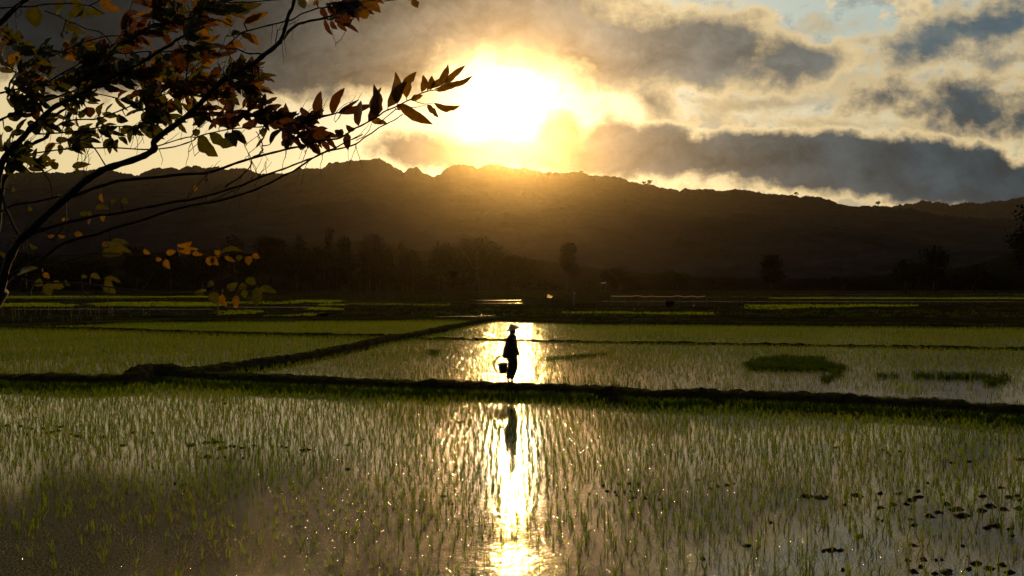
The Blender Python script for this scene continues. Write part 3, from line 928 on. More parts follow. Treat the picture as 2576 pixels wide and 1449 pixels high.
def far_tree(px, top, w, dist, label, kind='bush', name='tree', group='trees at the foot of the hills', cat='tree'):
    rng = np.random.default_rng(int(px * 7 + top))
    x = (px - CX) / F * dist
    H = (HY - top) / F * dist + CAM_Z
    R = w / F * dist / 2
    t = empty(name, (x, dist, 0)); tag(t, label, cat, group)
    V, Fc = [], []
    lobes = []
    if kind == 'bush':
        trunk_h = H * .45
        tube(V, Fc, [(0, 0, -.2), (.1, 0, trunk_h * .5), (0, .1, trunk_h), (0, 0, H * .75)], [R * .07 + .12, R * .05 + .1, R * .04 + .07, .04], 7)
        for q in range(5):
            a = rng.uniform(0, 6.28); tube(V, Fc, [(0, 0, trunk_h * rng.uniform(.6, 1)), (math.cos(a) * R * .4, math.sin(a) * R * .4, H * .62), (math.cos(a) * R * .7, math.sin(a) * R * .7, H * .78)], [.12, .07, .02], 5)
        for q in range(12):
            a = rng.uniform(0, 6.28); rr = R * rng.uniform(.1, .72); z = H * rng.uniform(.30, .84)
            lr = R * rng.uniform(.26, .46)
            rr = min(rr, max(0, R - lr)) * (1.0 if z < H * .7 else .6)
            lobes.append((math.cos(a) * rr, math.sin(a) * rr, min(z, H - lr * .9), lr, lr, min(lr * 1.0, H * .25)))
    elif kind == 'bamboo':
        k_ = max(6, int(R * 2.2))
        for q in range(k_):
            bx_ = rng.uniform(-R * .75, R * .75); by_ = rng.uniform(-R * .3, R * .3); hh = H * rng.uniform(.55, 1.0) * (1 - .25 * abs(bx_) / R); lx = rng.uniform(-.12, .12) * hh
            tube(V, Fc, [(bx_, by_, -.2), (bx_ + lx * .2, by_, hh * .5), (bx_ + lx, by_, hh * .95)], [.10, .08, .02], 5)
            for z in (.30, .48, .64, .78, .90):
                lobes.append((bx_ + lx * z * z, by_, hh * z, (1.9 - .7 * z) * rng.uniform(.7, 1.3), 1.6, hh * .13))
    elif kind == 'tall':
        tube(V, Fc, [(0, 0, -.2), (.15, 0, H * .4), (0, .1, H * .7), (0, 0, H * .95)], [.26, .2, .12, .03], 7)
        for q in range(11):
            z = rng.uniform(.34, .93); rr = R * (1.05 - z) * rng.uniform(.3, 1); a = rng.uniform(0, 6.28)
            lobes.append((math.cos(a) * rr, math.sin(a) * rr, H * z, R * .55, R * .55, H * .11))
            tube(V, Fc, [(0, 0, H * z - 1.0), (math.cos(a) * rr, math.sin(a) * rr, H * z)], [.08, .02], 4)
    elif kind == 'shrub':
        tube(V, Fc, [(0, 0, -.1), (0, 0, H * .6)], [.05, .02], 5)
        for q in range(8):
            a = rng.uniform(0, 6.28); rr = R * rng.uniform(0, .7)
            lobes.append((math.cos(a) * rr, math.sin(a) * rr * .6, H * rng.uniform(.25, .7), R * .35, R * .35, H * .28))
    mesh_obj('trunk', V, Fc, M['bark'], t, smooth=True)
    size = .42 if dist > 120 else .09
    vol = sum(l[3] * l[4] for l in lobes)
    n = int(min(9000, max(500, vol * 20 / size * .42)))
    V2, L, S_, T = crown_cards(lobes, n, size, rng)
    V2[:, 2] = np.maximum(V2[:, 2], .02)
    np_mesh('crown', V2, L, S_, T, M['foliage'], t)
    return t


TREES = [
    (585, 572, 133, 225, 'rounded dark tree behind the upper hanging leaves', 'bush'),
    (345, 606, 101, 235, 'tall dark tree with a straight trunk in the left tree line', 'tall'),
    (425, 628, 159, 240, 'broad dark tree crown left of the rounded tree', 'bush'),
    (505, 640, 130, 245, 'lower tree filling the gap left of the rounded tree', 'bush'),
    (200, 640, 217, 250, 'wide dark tree far left behind the branches', 'bush'),
    (60, 628, 188, 240, 'dark tree at the far left edge of the tree line', 'bush'),
    (682, 592, 121, 238, 'slender dark tree just right of the rounded tree', 'tall'),
    (745, 612, 130, 245, 'low tree between the slender tree and the bamboo', 'bush'),
    (820, 566, 159, 232, 'tall feathery bamboo clump, left one of the three', 'bamboo'),
    (920, 568, 159, 236, 'tall feathery bamboo clump, middle one of the three', 'bamboo'),
    (1010, 604, 116, 240, 'shorter feathery bamboo clump, right one of the three', 'bamboo'),
    (1110, 606, 174, 245, 'hazy tree left of the sun rays above the farmer', 'bush'),
    (1200, 590, 159, 238, 'hazy tall tree straight below the sun', 'bush'),
    (1300, 640, 174, 250, 'low hazy tree behind the farmer', 'bush'),
    (1432, 612, 66, 226, 'narrow hazy tree right of the farmer', 'tall'),
    (1560, 668, 110, 250, 'low dim tree above the left end of the net fence', 'bush'),
    (1700, 676, 120, 255, 'low dim tree above the right end of the net fence', 'bush'),
    (1938, 634, 84, 215, 'lone slender tree standing apart in the right fields', 'tall'),
    (2278, 652, 82, 205, 'small round black tree in the right fields', 'bush'),
    (2352, 620, 120, 222, 'broad taller black tree beside the small round one', 'bush'),
    (2450, 664, 110, 240, 'low black tree right of the broad one', 'bush'),
    (2120, 690, 120, 255, 'low dim bushy tree left of the small round black tree', 'bush'),
    (2590, 500, 150, 190, 'big dark tree cut by the right edge of the photo', 'bush'),
]
for px, top, w, dist, lab, kd in TREES:
    far_tree(px, top, w, dist, lab, kd)
for i, (px, top, w, dist) in enumerate(((640, 706, 90, 250), (1040, 700, 120, 255), (1490, 706, 90, 255), (1620, 712, 80, 255), (1820, 708, 110, 255), (2010, 712, 90, 255), (2190, 715, 80, 250), (300, 706, 110, 250), (120, 700, 120, 252), (880, 700, 130, 250), (1380, 704, 90, 250), (2520, 700, 110, 240), (1150, 704, 120, 256), (760, 704, 100, 252))):
    far_tree(px, top, w, dist, 'low dark bush in the undergrowth between the distant trees', 'shrub', 'bush', 'bushes between the distant trees', 'bush')
far_tree(1683, 752, 34, 88, 'dark shrub growing against the net fence', 'shrub', 'shrub', 'shrubs in the far fields', 'shrub')
far_tree(812, 789, 34, 70, 'dark shrub on the far bank left of centre', 'shrub', 'shrub', 'shrubs in the far fields', 'shrub')
far_tree(768, 829, 16, 52.5, 'small bare twiggy shrub on the knobbly left bank', 'shrub', 'shrub', 'shrubs in the far fields', 'shrub')

# ------------------------------------------------------------------ fences
def fence(p0, p1, h, label, pitch=.17, net=False, lean=.05, seed=1, rails=(.25, .6, .88)):
    r = random.Random(seed)
    t = empty('picket_fence' if not net else 'net_fence', p0); tag(t, label, 'fence')
    d = (p1 - p0); L_ = d.length; u = d.normalized()
    V, Fc = [], []
    n_ = int(L_ / (pitch if not net else 1.6))
    for i in range(n_ + 1):
        s_ = L_ * i / n_ + r.uniform(-.03, .03)
        hh = h * r.uniform(.82, 1.12) if not net else h * r.uniform(.95, 1.1)
        lx, ly = r.uniform(-lean, lean), r.uniform(-lean, lean)
        b_ = u * s_
        rad = .016 if not net else .03
        tube(V, Fc, [b_ + Vector((0, 0, -.15)), b_ + Vector((lx * .5, ly * .5, hh * .5)), b_ + Vector((lx, ly, hh))], [rad * 1.2, rad, rad * .8], 4)
    mesh_obj('pickets' if not net else 'posts', V, Fc, M['bamboo'], t)
    V, Fc = [], []
    if not net:
        for q in rails:
            pts = [u * (L_ * k_ / 24) + Vector((0, r.uniform(-.02, .02), h * q + r.uniform(-.05, .05))) for k_ in range(25)]
            tube(V, Fc, pts, [.018] * 25, 4)
        mesh_obj('rail', V, Fc, M['bamboo'], t)
    else:
        # real mesh of cords hung between the posts, sagging at the top
        tops = [h * (1 - .06 * abs(math.sin(i * .5 * math.pi * 1.0)) + r.uniform(-.05, .03)) for i in range(int(L_ / .8) + 2)]
        m_ = int(L_ / .11)
        for i in range(m_):
            s_ = L_ * i / m_; ti = s_ / .8; z1 = tops[int(ti)] * (1 - ti % 1) + tops[int(ti) + 1] * (ti % 1)
            b_ = u * s_
            V += [b_ + Vector((-.014, 0, .02)), b_ + Vector((.014, 0, .02)), b_ + Vector((.014 + r.uniform(-.02, .02), 0, z1)), b_ + Vector((-.014, 0, z1))]
            Fc.append((len(V) - 4, len(V) - 3, len(V) - 2, len(V) - 1))
        for q in range(8):
            for i in range(m_ // 4):
                s0, s1 = L_ * i * 4 / m_, L_ * (i + 1) * 4 / m_
                z0 = tops[int(s0 / .8)] * (q + .6) / 8; z1 = tops[int(min(s1, L_) / .8)] * (q + .6) / 8
                a_, b_ = u * s0, u * s1
                V += [a_ + Vector((0, .012, z0)), b_ + Vector((0, .012, z1)), b_ + Vector((0, .012, z1 + .022)), a_ + Vector((0, .012, z0 + .022))]
                Fc.append((len(V) - 4, len(V) - 3, len(V) - 2, len(V) - 1))
        mesh_obj('netting', V, Fc, M['net'], t)
        V, Fc = [], []
        pts = [u * (i * .8) + Vector((0, 0, tops[i] + .01)) for i in range(len(tops) - 1)]
        tube(V, Fc, pts, [.022] * len(pts), 5)
        mesh_obj('top_rope', V, Fc, M['plastic'], t)
    return t


# a few lone trees breaking the ridge line
for px, py, w, lab in ((1636, 467, 22, 'tiny tree breaking the skyline of the ridge right of the sun'), (1620, 463, 12, 'tiny low tree on the skyline left of the bigger ridge tree'),
                       (1462, 434, 12, 'tiny shrub on the glowing part of the ridge right of the sun'), (2003, 490, 12, 'tiny round tree on the lower right part of the ridge'),
                       (2208, 516, 16, 'tiny feathery tree where the near ridge meets the far one')):
    rng_ = np.random.default_rng(px)
    dd_ = 1335.0
    bp = dpt(px, py + 3, dd_)
    t_ = empty('ridge_tree', bp); tag(t_, lab, 'tree', 'small trees on the ridge')
    hh_ = w / F * dd_ * .75
    V, Fc = [], []
    tube(V, Fc, [(0, 0, -3), (0, 0, hh_ * .8)], [.5, .25], 5)
    mesh_obj('trunk', V, Fc, M['bark'], t_)
    r_ = w / F * dd_ / 2
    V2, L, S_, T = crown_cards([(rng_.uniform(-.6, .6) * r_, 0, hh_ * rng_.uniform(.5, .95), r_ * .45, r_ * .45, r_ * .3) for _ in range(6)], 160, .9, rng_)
    np_mesh('crown', V2, L, S_, T, M['foliage'], t_)

fence(gpt(-180, 797), gpt(548, 794), 1.02, 'long dark bamboo picket fence on the left, its right end at the yellow green strip', .15, seed=3, rails=(.12, .3, .48, .66))
fence(gpt(-180, 812), gpt(250, 808), .42, 'low dark picket fence in front of the long one on the far left', .13, seed=4)
fence(gpt(548, 794), gpt(549, 772), .9, 'short picket fence side running back from the right end of the long fence', .2, seed=6)
fence(gpt(866, 777), gpt(1180, 776), .95, 'dark picket fence of the middle enclosure, its left end by the bright green strip', .2, seed=5, rails=(.15, .35, .5, .65, .8))
fence(gpt(1180, 766), gpt(1415, 768), .78, 'dark picket fence standing in the golden water behind the farmer', .2, seed=8)
fence(gpt(1538, 770), gpt(1778, 771), 1.25, 'pale sagging net fence hung on posts right of the farmer', net=True, seed=9)
fence(gpt(1778, 771), gpt(1869, 774), .65, 'short dark picket fence joining the net fence to the lit strip', .16, seed=10)
fence(gpt(1420, 772), gpt(1536, 771), .5, 'low gappy picket fence just left of the net fence', .35, seed=12)


# stick on the main bank, cane further left
def stick(px, py, z, h, label, lean=.03, rad=.012, cat='stick'):
    p = gpt(px, py, z)
    V, Fc = [], []
    tube(V, Fc, [(0, 0, -.15), (lean * .4, 0, h * .5), (lean, 0, h)], [rad, rad * .9, rad * .6], 6)
    o = mesh_obj('stick', V, Fc, M['bamboo'], None, smooth=True); o.location = p
    return tag(o, label, cat)


stick(1578, 978, .28, .30, 'thin upright stick poking out of the walking bank right of the farmer')

# pale flapping sheet on a cane
fp = gpt(1383, 769)
fl = empty('rag_flag', fp); tag(fl, 'small crumpled pale flag lit by the sun on a cane behind the golden water', 'flag')
V, Fc = [], []
tube(V, Fc, [(0, 0, -.2), (0, 0, .7), (.02, 0, 1.42)], [.02, .018, .012], 6)
mesh_obj('cane', V, Fc, M['bamboo'], fl)
G = np.zeros((9, 8, 3))
for i in range(9):
    for j in range(8):
        s_, q_ = i / 8, j / 7
        G[i, j] = (-.25 + .62 * s_ - .10 * q_, .10 * math.sin(s_ * 5 + q_ * 2), 1.40 - .42 * q_ * (1 - .45 * s_) - .20 * s_ + .04 * math.sin(s_ * 7))
grid_mesh('cloth', G, M['plastic'], True, fl)

# pale tin sheet far off, two egret-like birds, two birds in the sky
def boxm(sx, sy, sz):
    V = [(x * sx, y * sy, z * sz) for x in (-.5, .5) for y in (-.5, .5) for z in (-.5, .5)]
    return V, [(0, 1, 3, 2), (4, 6, 7, 5), (0, 4, 5, 1), (2, 3, 7, 6), (0, 2, 6, 4), (1, 5, 7, 3)]


hut = empty('field_shelter', (dpt(1518, 712, 215).x, 215, 0)); tag(hut, 'tiny open field shelter with a pale lit roof sheet far off right of the farmer', 'shelter')
V, Fc = [], []
for a in (-.5, .5):
    for b_ in (-.4, .4): tube(V, Fc, [(a, b_, -.1), (a, b_, 2.5)], [.04, .035], 5)
mesh_obj('posts', V, Fc, M['bamboo'], hut)
Vb, Fb = boxm(1.25, 1.1, .05)
rf = mesh_obj('roof', Vb, Fb, M['tin'], hut); rf.location = (0, 0, 2.55); rf.rotation_euler = (math.radians(16), math.radians(-6), 0)


def wader(px, py, h, label):
    t = empty('wading_bird', gpt(px, py)); tag(t, label, 'bird', None)
    V, Fc = [], []
    tube(V, Fc, [(-.16, 0, .26), (-.08, 0, .32), (.04, 0, .36), (.12, 0, .40), (.15, 0, .47), (.12, 0, .54), (.15, 0, .60), (.20, 0, .605), (.27, 0, .59)], [.008, .06, .085, .05, .022, .016, .026, .014, .003], 8)
    mesh_obj('body', [v * h for v in V], Fc, M['feather'], t, True)
    V, Fc = [], []
    for s_ in (-.03, .03): tube(V, Fc, [(0, s_, .32), (.03, s_, .16), (0, s_, 0)], [.012, .009, .008], 5)
    mesh_obj('legs', [v * h for v in V], Fc, M['bamboo'], t)
    return t


wader(1745, 773, .5, 'tiny white bird at the foot of the net fence')
wader(1595, 781, .35, 'tiny white speck of a bird below the left part of the net fence')


def flyer(px, py, d, span, label):
    t = empty('flying_bird', dpt(px, py, d)); tag(t, label, 'bird', 'birds flying in the sky')
    V, Fc = [], []
    tube(V, Fc, [(-.32, 0, 0), (-.1, 0, .02), (.1, 0, .02), (.3, 0, 0)], [.01, .07, .06, .01], 7)
    mesh_obj('body', [v * span for v in V], Fc, M['hair'], t, True)
    for s_ in (-1, 1):
        Vw = [(.10, 0, 0), (-.12, 0, 0), (-.10, s_ * .3, .14), (.08, s_ * .3, .15), (-.06, s_ * .62, .05)]
        mesh_obj('wing', [(a * span, b_ * span, c * span) for a, b_, c in Vw], [(0, 1, 2, 3), (3, 2, 4)], M['hair'], t)
    t.rotation_euler = (0, 0, 1.2)
    return t


flyer(2233, 319, 180, .75, 'tiny dark bird in the pale gap above the long cloud on the right')
flyer(1691, 272, 220, .8, 'tiny dark bird against the glowing cloud right of the sun')


# ------------------------------------------------------------------ people
def skin_obj(name, joints, edges, mat, parent=None, root=0, levels=1):
    me = bpy.data.meshes.new(name)
    me.from_pydata([j[:3] for j in joints], edges, [])
    me.materials.append(mat)
    o = bpy.data.objects.new(name, me)
    COL.objects.link(o)
    if parent: o.parent = parent
    o.modifiers.new('skin', 'SKIN').use_smooth_shade = True
    sv = me.skin_vertices[0].data
    for i, j in enumerate(joints):
        rx = j[3]; ry = j[4] if len(j) > 4 else j[3]
        sv[i].radius = (rx, ry)
        sv[i].use_root = (i == root)
    s_ = o.modifiers.new('subd', 'SUBSURF'); s_.levels = levels; s_.render_levels = levels
    return o


def freeze(o):
    """turn modifiers into a plain mesh"""
    dg = bpy.context.evaluated_depsgraph_get()
    me = bpy.data.meshes.new_from_object(o.evaluated_get(dg))
    o.modifiers.clear(); o.data = me


def hand_chains(J, Eg, wrist, wi, dirv_, side, curl):
    """palm and five bent fingers grown from the wrist joint wi"""
    w_ = Vector(wrist); d = Vector(dirv_).normalized(); s_ = Vector(side).normalized(); n_ = d.cross(s_).normalized()
    J.append((*(w_ + d * .045), .026, .030)); pi_ = len(J) - 1; Eg.append((wi, pi_))
    for k_, (so, L_) in enumerate(((-.028, .062), (-.010, .074), (.009, .070), (.026, .056))):
        last = pi_
        p0 = w_ + d * .080 + s_ * so
        for q, frac in enumerate((0, .5, 1.0)):
            a = curl * q
            pt = p0 + d * (L_ * frac) * math.cos(a * .5) + n_ * (L_ * frac) * math.sin(a * .5)
            J.append((*pt, .0088 - .001 * q)); Eg.append((last, len(J) - 1)); last = len(J) - 1
    p0 = w_ + d * .035 - s_ * .036
    J.append((*p0, .010)); Eg.append((pi_, len(J) - 1))
    J.append((*(p0 + d * .038 - s_ * .016 + n_ * .012), .0085)); Eg.append((len(J) - 2, len(J) - 1))


bxc = gpt(1283, 963, .30)
gz = .295
farmer = empty('person', (bxc.x, float(np.interp(bxc.x, BANKS[0][0], BANKS[0][1])), gz))
tag(farmer, 'farmer in a conical hat and dark clothes walking right along the bank with a bucket', 'person')
J = [(.030, 0, .80, .105, .125),      # 0 pelvis
     (.035, 0, .95, .100, .125), (.045, 0, 1.10, .100, .145), (.050, 0, 1.235, .085, .150), (.058, 0, 1.305, .045, .045),
     (.070, 0, 1.36, .048, .050), (.085, 0, 1.42, .082, .074), (.085, 0, 1.485, .070, .068)]
Eg = [(0, 1), (1, 2), (2, 3), (3, 4), (4, 5), (5, 6), (6, 7)]
# face: brow, nose, chin, ears
J += [(.160, 0, 1.405, .014), (.145, 0, 1.365, .020)]; Eg += [(6, 8), (5, 9)]


def limb(root, pts):
    last = root
    for p in pts:
        J.append(p); Eg.append((last, len(J) - 1)); last = len(J) - 1
    return last


# near arm swinging forward (camera side is -y)
a1 = limb(3, [(.075, -.165, 1.20, .052), (.135, -.205, 1.02, .042), (.165, -.205, .93, .036), (.225, -.200, .815, .030), (.252, -.198, .760, .024)])
hand_chains(J, Eg, (.252, -.198, .760), a1, (.45, 0, -1), (0, 1, 0), .9)
# far arm hanging back, holding the hoop
a2 = limb(3, [(.020, .165, 1.20, .052), (-.055, .200, 1.03, .042), (-.100, .200, .94, .036), (-.150, .170, .85, .030), (-.165, .150, .81, .024)])
hand_chains(J, Eg, (-.165, .150, .81), a2, (-.12, -.1, -1), (1, 0, 0), 2.2)
# legs: near leg forward and bent, far leg straight under the body
l1 = limb(0, [(.080, -.085, .72, .098), (.165, -.085, .50, .066), (.110, -.080, .28, .058), (.045, -.080, .10, .040), (.055, -.080, .035, .036), (.130, -.085, .020, .032, .022), (.180, -.085, .014, .022, .014)])
l2 = limb(0, [(.030, .085, .70, .095), (.040, .085, .46, .060), (-.035, .080, .26, .055), (-.055, .080, .10, .040), (-.055, .080, .040, .036), (.020, .085, .020, .032, .022), (.065, .085, .014, .022, .014)])
body = skin_obj('body', J, Eg, M['skin'], farmer, 0, 1)
freeze(body)
# eyes and hair
V, Fc = [], []
for s_ in (-.030, .030):
    tube(V, Fc, [(.150, s_, 1.425), (.158, s_, 1.425)], [.009, .006], 8)
mesh_obj('eyes', V, Fc, M['hair'], farmer)
hair = skin_obj('hair', [(.070, 0, 1.47, .086, .082), (.045, 0, 1.42, .075, .078), (.020, 0, 1.37, .045, .05), (.010, 0, 1.33, .028, .03)], [(0, 1), (1, 2), (2, 3)], M['hair'], farmer)
freeze(hair)


def loft(name, rings, mat, parent, n=20, thick=0):
    """rings: (cx, cy, z, rx, ry) stacked -> open-bottomed garment"""
    G = np.zeros((len(rings), n + 1, 3))
    for i, (cx, cy, z, rx, ry) in enumerate(rings):
        for k_ in range(n + 1):
            w_ = 2 * math.pi * k_ / n
            f = 1 + .035 * math.sin(5 * w_ + i) + .02 * math.sin(9 * w_ + 2 * i)
            G[i, k_] = (cx + rx * f * math.cos(w_), cy + ry * f * math.sin(w_), z + .012 * math.sin(3 * w_ + i))
    o = grid_mesh(name, G, mat, True, parent)
    return o


jk = loft('jacket', [(.060, 0, 1.325, .060, .062), (.052, 0, 1.30, .085, .12), (.045, 0, 1.26, .125, .185), (.040, 0, 1.18, .152, .20), (.035, 0, 1.05, .165, .19), (.025, 0, .90, .182, .19), (.010, 0, .78, .196, .19), (-.002, 0, .70, .195, .185), (0, 0, .698, .150, .15)], M['cloth_dark'], farmer)
sl = []
for nm, pts in (('sleeve', [(.055, -.14, 1.235, .070), (.095, -.195, 1.12, .064), (.140, -.208, 1.00, .060), (.175, -.206, .92, .056), (.225, -.200, .82, .050), (.238, -.199, .785, .044)]),
                ('sleeve', [(.020, .14, 1.235, .070), (-.020, .185, 1.12, .068), (-.075, .205, 1.00, .068), (-.125, .195, .90, .062), (-.165, .170, .835, .050)])):
    s_ = skin_obj(nm, pts, [(i, i + 1) for i in range(len(pts) - 1)], M['cloth_dark'], farmer); freeze(s_)
for nm, pts in (('trouser_leg', [(.030, -.03, .80, .120, .11), (.085, -.080, .70, .112), (.150, -.085, .55, .092), (.150, -.085, .46, .082), (.095, -.082, .30, .080), (.045, -.080, .17, .068), (.035, -.080, .11, .060)]),
                ('trouser_leg', [(.010, .03, .80, .120, .11), (.020, .080, .68, .108), (.035, .085, .48, .082), (-.015, .082, .30, .078), (-.042, .080, .17, .068), (-.052, .080, .11, .060)])):
    s_ = skin_obj(nm, pts, [(i, i + 1) for i in range(len(pts) - 1)], M['trousers'], farmer); freeze(s_)
# conical hat, apex back-left, brim rising to the front
n = 36
G = np.zeros((14, n + 1, 3))
for i in range(14):
    q = i / 10 if i <= 10 else 1 - (i - 10) / 3 * .35
    for k_ in range(n + 1):
        w_ = 2 * math.pi * k_ / n
        r_ = .207 * q * (1 + .01 * math.sin(7 * w_))
        z_ = .178 * (1 - q) - .004 * math.sin(q * 3.1) if i <= 10 else .178 * (1 - q) - .014
        G[i, k_] = (r_ * math.cos(w_), r_ * math.sin(w_), z_)
hat = grid_mesh('hat', G, M['straw'], False, farmer)
hat.location = (.085, 0, 1.455); hat.rotation_euler = (0, math.radians(-17.5), 0)
V, Fc = [], []
tube(V, Fc, [(-.02, -.075, 1.42), (.05, -.085, 1.37), (.10, -.05, 1.325), (.105, 0, 1.315), (.10, .05, 1.325), (.05, .085, 1.37)], [.006] * 6, 5)
mesh_obj('chin_strap', V, Fc, M['straw'], farmer)

# hoop carrier with the bucket in it, hung from the farmer's hand
hc = empty('hoop_carrier', (farmer.location.x - .225, farmer.location.y + .13, gz + .495))
tag(hc, 'round bamboo hoop carrier with cords hanging from the hand of the farmer', 'carrier')
V, Fc = [], []
for tilt, rr in ((0.0, .240), (.5, .232), (-.5, .232)):
    pts = []
    for k_ in range(41):
        w_ = 2 * math.pi * k_ / 40
        pts.append(Vector((rr * math.cos(w_) * math.cos(tilt), rr * math.cos(w_) * math.sin(tilt), rr * math.sin(w_))))
    tube(V, Fc, pts, [.014 if tilt == 0 else .009] * 41, 6, False)
mesh_obj('hoop', V, Fc, M['bamboo'], hc, True)
V, Fc = [], []
rr_ = random.Random(4)
for k_ in range(22):
    a = rr_.uniform(0, 6.28); b_ = a + rr_.uniform(.5, 1.4)
    p0 = Vector((.235 * math.cos(a), rr_.uniform(-.03, .03), .235 * math.sin(a))); p1 = Vector((.235 * math.cos(b_), rr_.uniform(-.03, .03), .235 * math.sin(b_)))
    mid = (p0 + p1) / 2 * .96
    tube(V, Fc, [p0, mid, p1], [.008] * 3, 4, False)
mesh_obj('cords', V, Fc, M['bamboo'], hc)
bk = empty('bucket', (farmer.location.x - .185, farmer.location.y + .13, gz + .275))
tag(bk, 'dark bucket sitting inside the hoop carrier behind the farmer', 'bucket')
bk.rotation_euler = (0, math.radians(-3), 0)
G = np.zeros((9, 25, 3))
prf = [(0, .0), (.095, 0.0), (.100, .01), (.118, .10), (.134, .20), (.142, .262), (.136, .262), (.112, .10), (.094, .015)]
for i, (r_, z_) in enumerate(prf):
    for k_ in range(25):
        w_ = 2 * math.pi * k_ / 24
        G[i, k_] = (r_ * math.cos(w_), r_ * math.sin(w_), z_)
grid_mesh('body', G, M['bucket'], True, bk)
V, Fc = [], []
tube(V, Fc, [Vector((.146 * math.cos(2 * math.pi * k_ / 30), .146 * math.sin(2 * math.pi * k_ / 30), .258)) for k_ in range(31)], [.008] * 31, 6, False)
mesh_obj('rim', V, Fc, M['bucket'], bk, True)
V, Fc = [], []
tube(V, Fc, [Vector((.14 * math.cos(math.pi * k_ / 16), .01 * math.sin(k_), .262 + .185 * math.sin(math.pi * k_ / 16))) for k_ in range(17)], [.0045] * 17, 5)
mesh_obj('handle', V, Fc, M['bamboo'], bk, True)


def small_person(px, py, label, top_mat, bend, face=1):
    p = gpt(px, py)
    t = empty('person', p); tag(t, label, 'person')
    b = bend
    hx = .42 * math.sin(b); hz = .80 + .48 * math.cos(b)
    Jn = [(0, 0, .82, .11, .13), (.20 * math.sin(b), 0, .82 + .24 * math.cos(b), .11, .14), (hx, 0, hz, .09, .15), (hx * 1.25, 0, hz + .10 * math.cos(b), .05), (hx * 1.45 + .02, 0, hz + .20 * math.cos(b) + .02, .085), (hx * 1.5 + .03, 0, hz + .28 * math.cos(b), .06)]
    En = [(0, 1), (1, 2), (2, 3), (3, 4), (4, 5)]
    for s_ in (-1, 1):
        for chain, r0 in (([(hx, s_ * .17, hz - .03, .05), (hx + .05, s_ * .19, hz - .28, .042), (hx + .14, s_ * .16, hz - .52, .032), (hx + .17, s_ * .15, hz - .60, .03)], 2),
                          ([(0, s_ * .09, .72, .09), (.05, s_ * .10, .44, .062), (-.02, s_ * .10, .08, .042), (.10, s_ * .10, .02, .03)], 0)):
            last = r0
            for c_ in chain:
                Jn.append(c_); En.append((last, len(Jn) - 1)); last = len(Jn) - 1
    o_ = skin_obj('body', Jn, En, top_mat, t); freeze(o_)
    G_ = np.zeros((6, 19, 3))
    for i in range(6):
        for k_ in range(19):
            w_ = 2 * math.pi * k_ / 18; G_[i, k_] = (.2 * i / 5 * math.cos(w_), .2 * i / 5 * math.sin(w_), .14 * (1 - i / 5))
    h_ = grid_mesh('hat', G_, M['straw'] if top_mat is not M['cloth_dark'] else M['bark'], False, t); h_.location = (hx * 1.5 + .03, 0, hz + .28 * math.cos(b) - .02); h_.rotation_euler = (0, b * .8, 0)
    t.rotation_euler = (0, 0, 0 if face > 0 else math.pi)
    return t


small_person(205, 748, 'far dark figure bent over in the fields on the left, the left of two', M['cloth_dark'], 1.25)
small_person(221, 749.5, 'far dark figure bent over in the fields on the left, the right of two', M['cloth_dark'], 1.35, -1)
small_person(1443, 768, 'dim far figure in a grey blue shirt standing by the middle fence', M['shirt_blue'], .15)

# ------------------------------------------------------------------ the near tree whose boughs hang into the picture
S2D = .9429
TP = []          # branch points: (px, py, depth, radius m)
TV, TF = [], []
LV, LF = [], []  # limbs drawn in the photograph
rt = random.Random(21)


def nearest_tp(px, py):
    return min(TP, key=lambda t: (t[0] - px) ** 2 + (t[1] - py) ** 2)


def branch(pts, w0, w1, dd=0.0, start=None, jitter=2.0, sides=7, V=None, Fc=None):
    """pts in source pixels; widths in source pixels; depth starts where the branch joins and drifts by dd"""
    P_ = [(a * S2D, b * S2D) for a, b in pts]
    if start is None:
        start = nearest_tp(*P_[0])[2]
    n_ = 5
    path = smooth_path(P_, n_)
    N_ = len(path)
    out, rad = [], []
    sd = rt.uniform(0, 100)
    for i, p in enumerate(path):
        t = i / (N_ - 1)
        d = start + dd * t
        jx = jitter * float(vnoise(sd + i * .45, 1.0, 3) - .5) * 2.2; jy = jitter * float(vnoise(sd + i * .45, 9.0, 4) - .5) * 2.2
        if i == 0: jx = jy = 0
        w = .88 * (w0 + (w1 - w0) * t) * (1 + .10 * math.sin(i * 2.1 + sd) + (.12 if i % 5 == 0 else 0))
        r = w * S2D / 2 / F * d
        q = dpt(p[0] + jx, p[1] + jy, d)
        out.append(q); rad.append(r); TP.append((p[0], p[1], d, r))
    tube(LV if V is None else V, LF if Fc is None else Fc, out, rad, sides)
    return out


# bole: stands on the embankment outside the left edge
b0 = dpt(0, 743, 3.0)
tube(TV, TF, [Vector((-2.75, 3.35, .85)), Vector((-2.68, 3.3, 1.2)), Vector((-2.5, 3.22, 1.9)), Vector((-2.28, 3.1, 2.5)), Vector((-2.08, 3.03, 2.85)), b0 + Vector((.01, 0, .02))], [.15, .10, .085, .07, .045, .024], 12)
B = branch
B([(-6, 795), (31, 680), (93, 602), (174, 530), (236, 475), (295, 447), (366, 425), (410, 400), (413, 376), (466, 335), (512, 298), (590, 217), (640, 189), (699, 152), (749, 109)], 24, 13, -.35, 3.0)
B([(749, 109), (762, 70), (774, 31), (792, -12)], 12, 10, -.1)
B([(749, 109), (780, 75), (811, 59), (858, 50), (910, 34), (965, 15)], 10, 5, .2)
B([(-8, 800), (25, 742), (78, 711), (140, 670), (186, 642), (264, 622), (310, 608), (388, 583), (466, 558), (590, 533), (683, 505), (751, 471), (800, 446), (860, 410), (938, 388), (985, 358), (1032, 329), (1074, 305)], 12, 3, .25, 3.0)
B([(60, 640), (109, 614), (233, 580), (310, 571), (404, 552), (497, 533), (581, 515), (655, 490), (714, 465), (757, 450), (817, 428), (880, 400), (926, 377), (968, 360)], 10, 3.5, -.2)
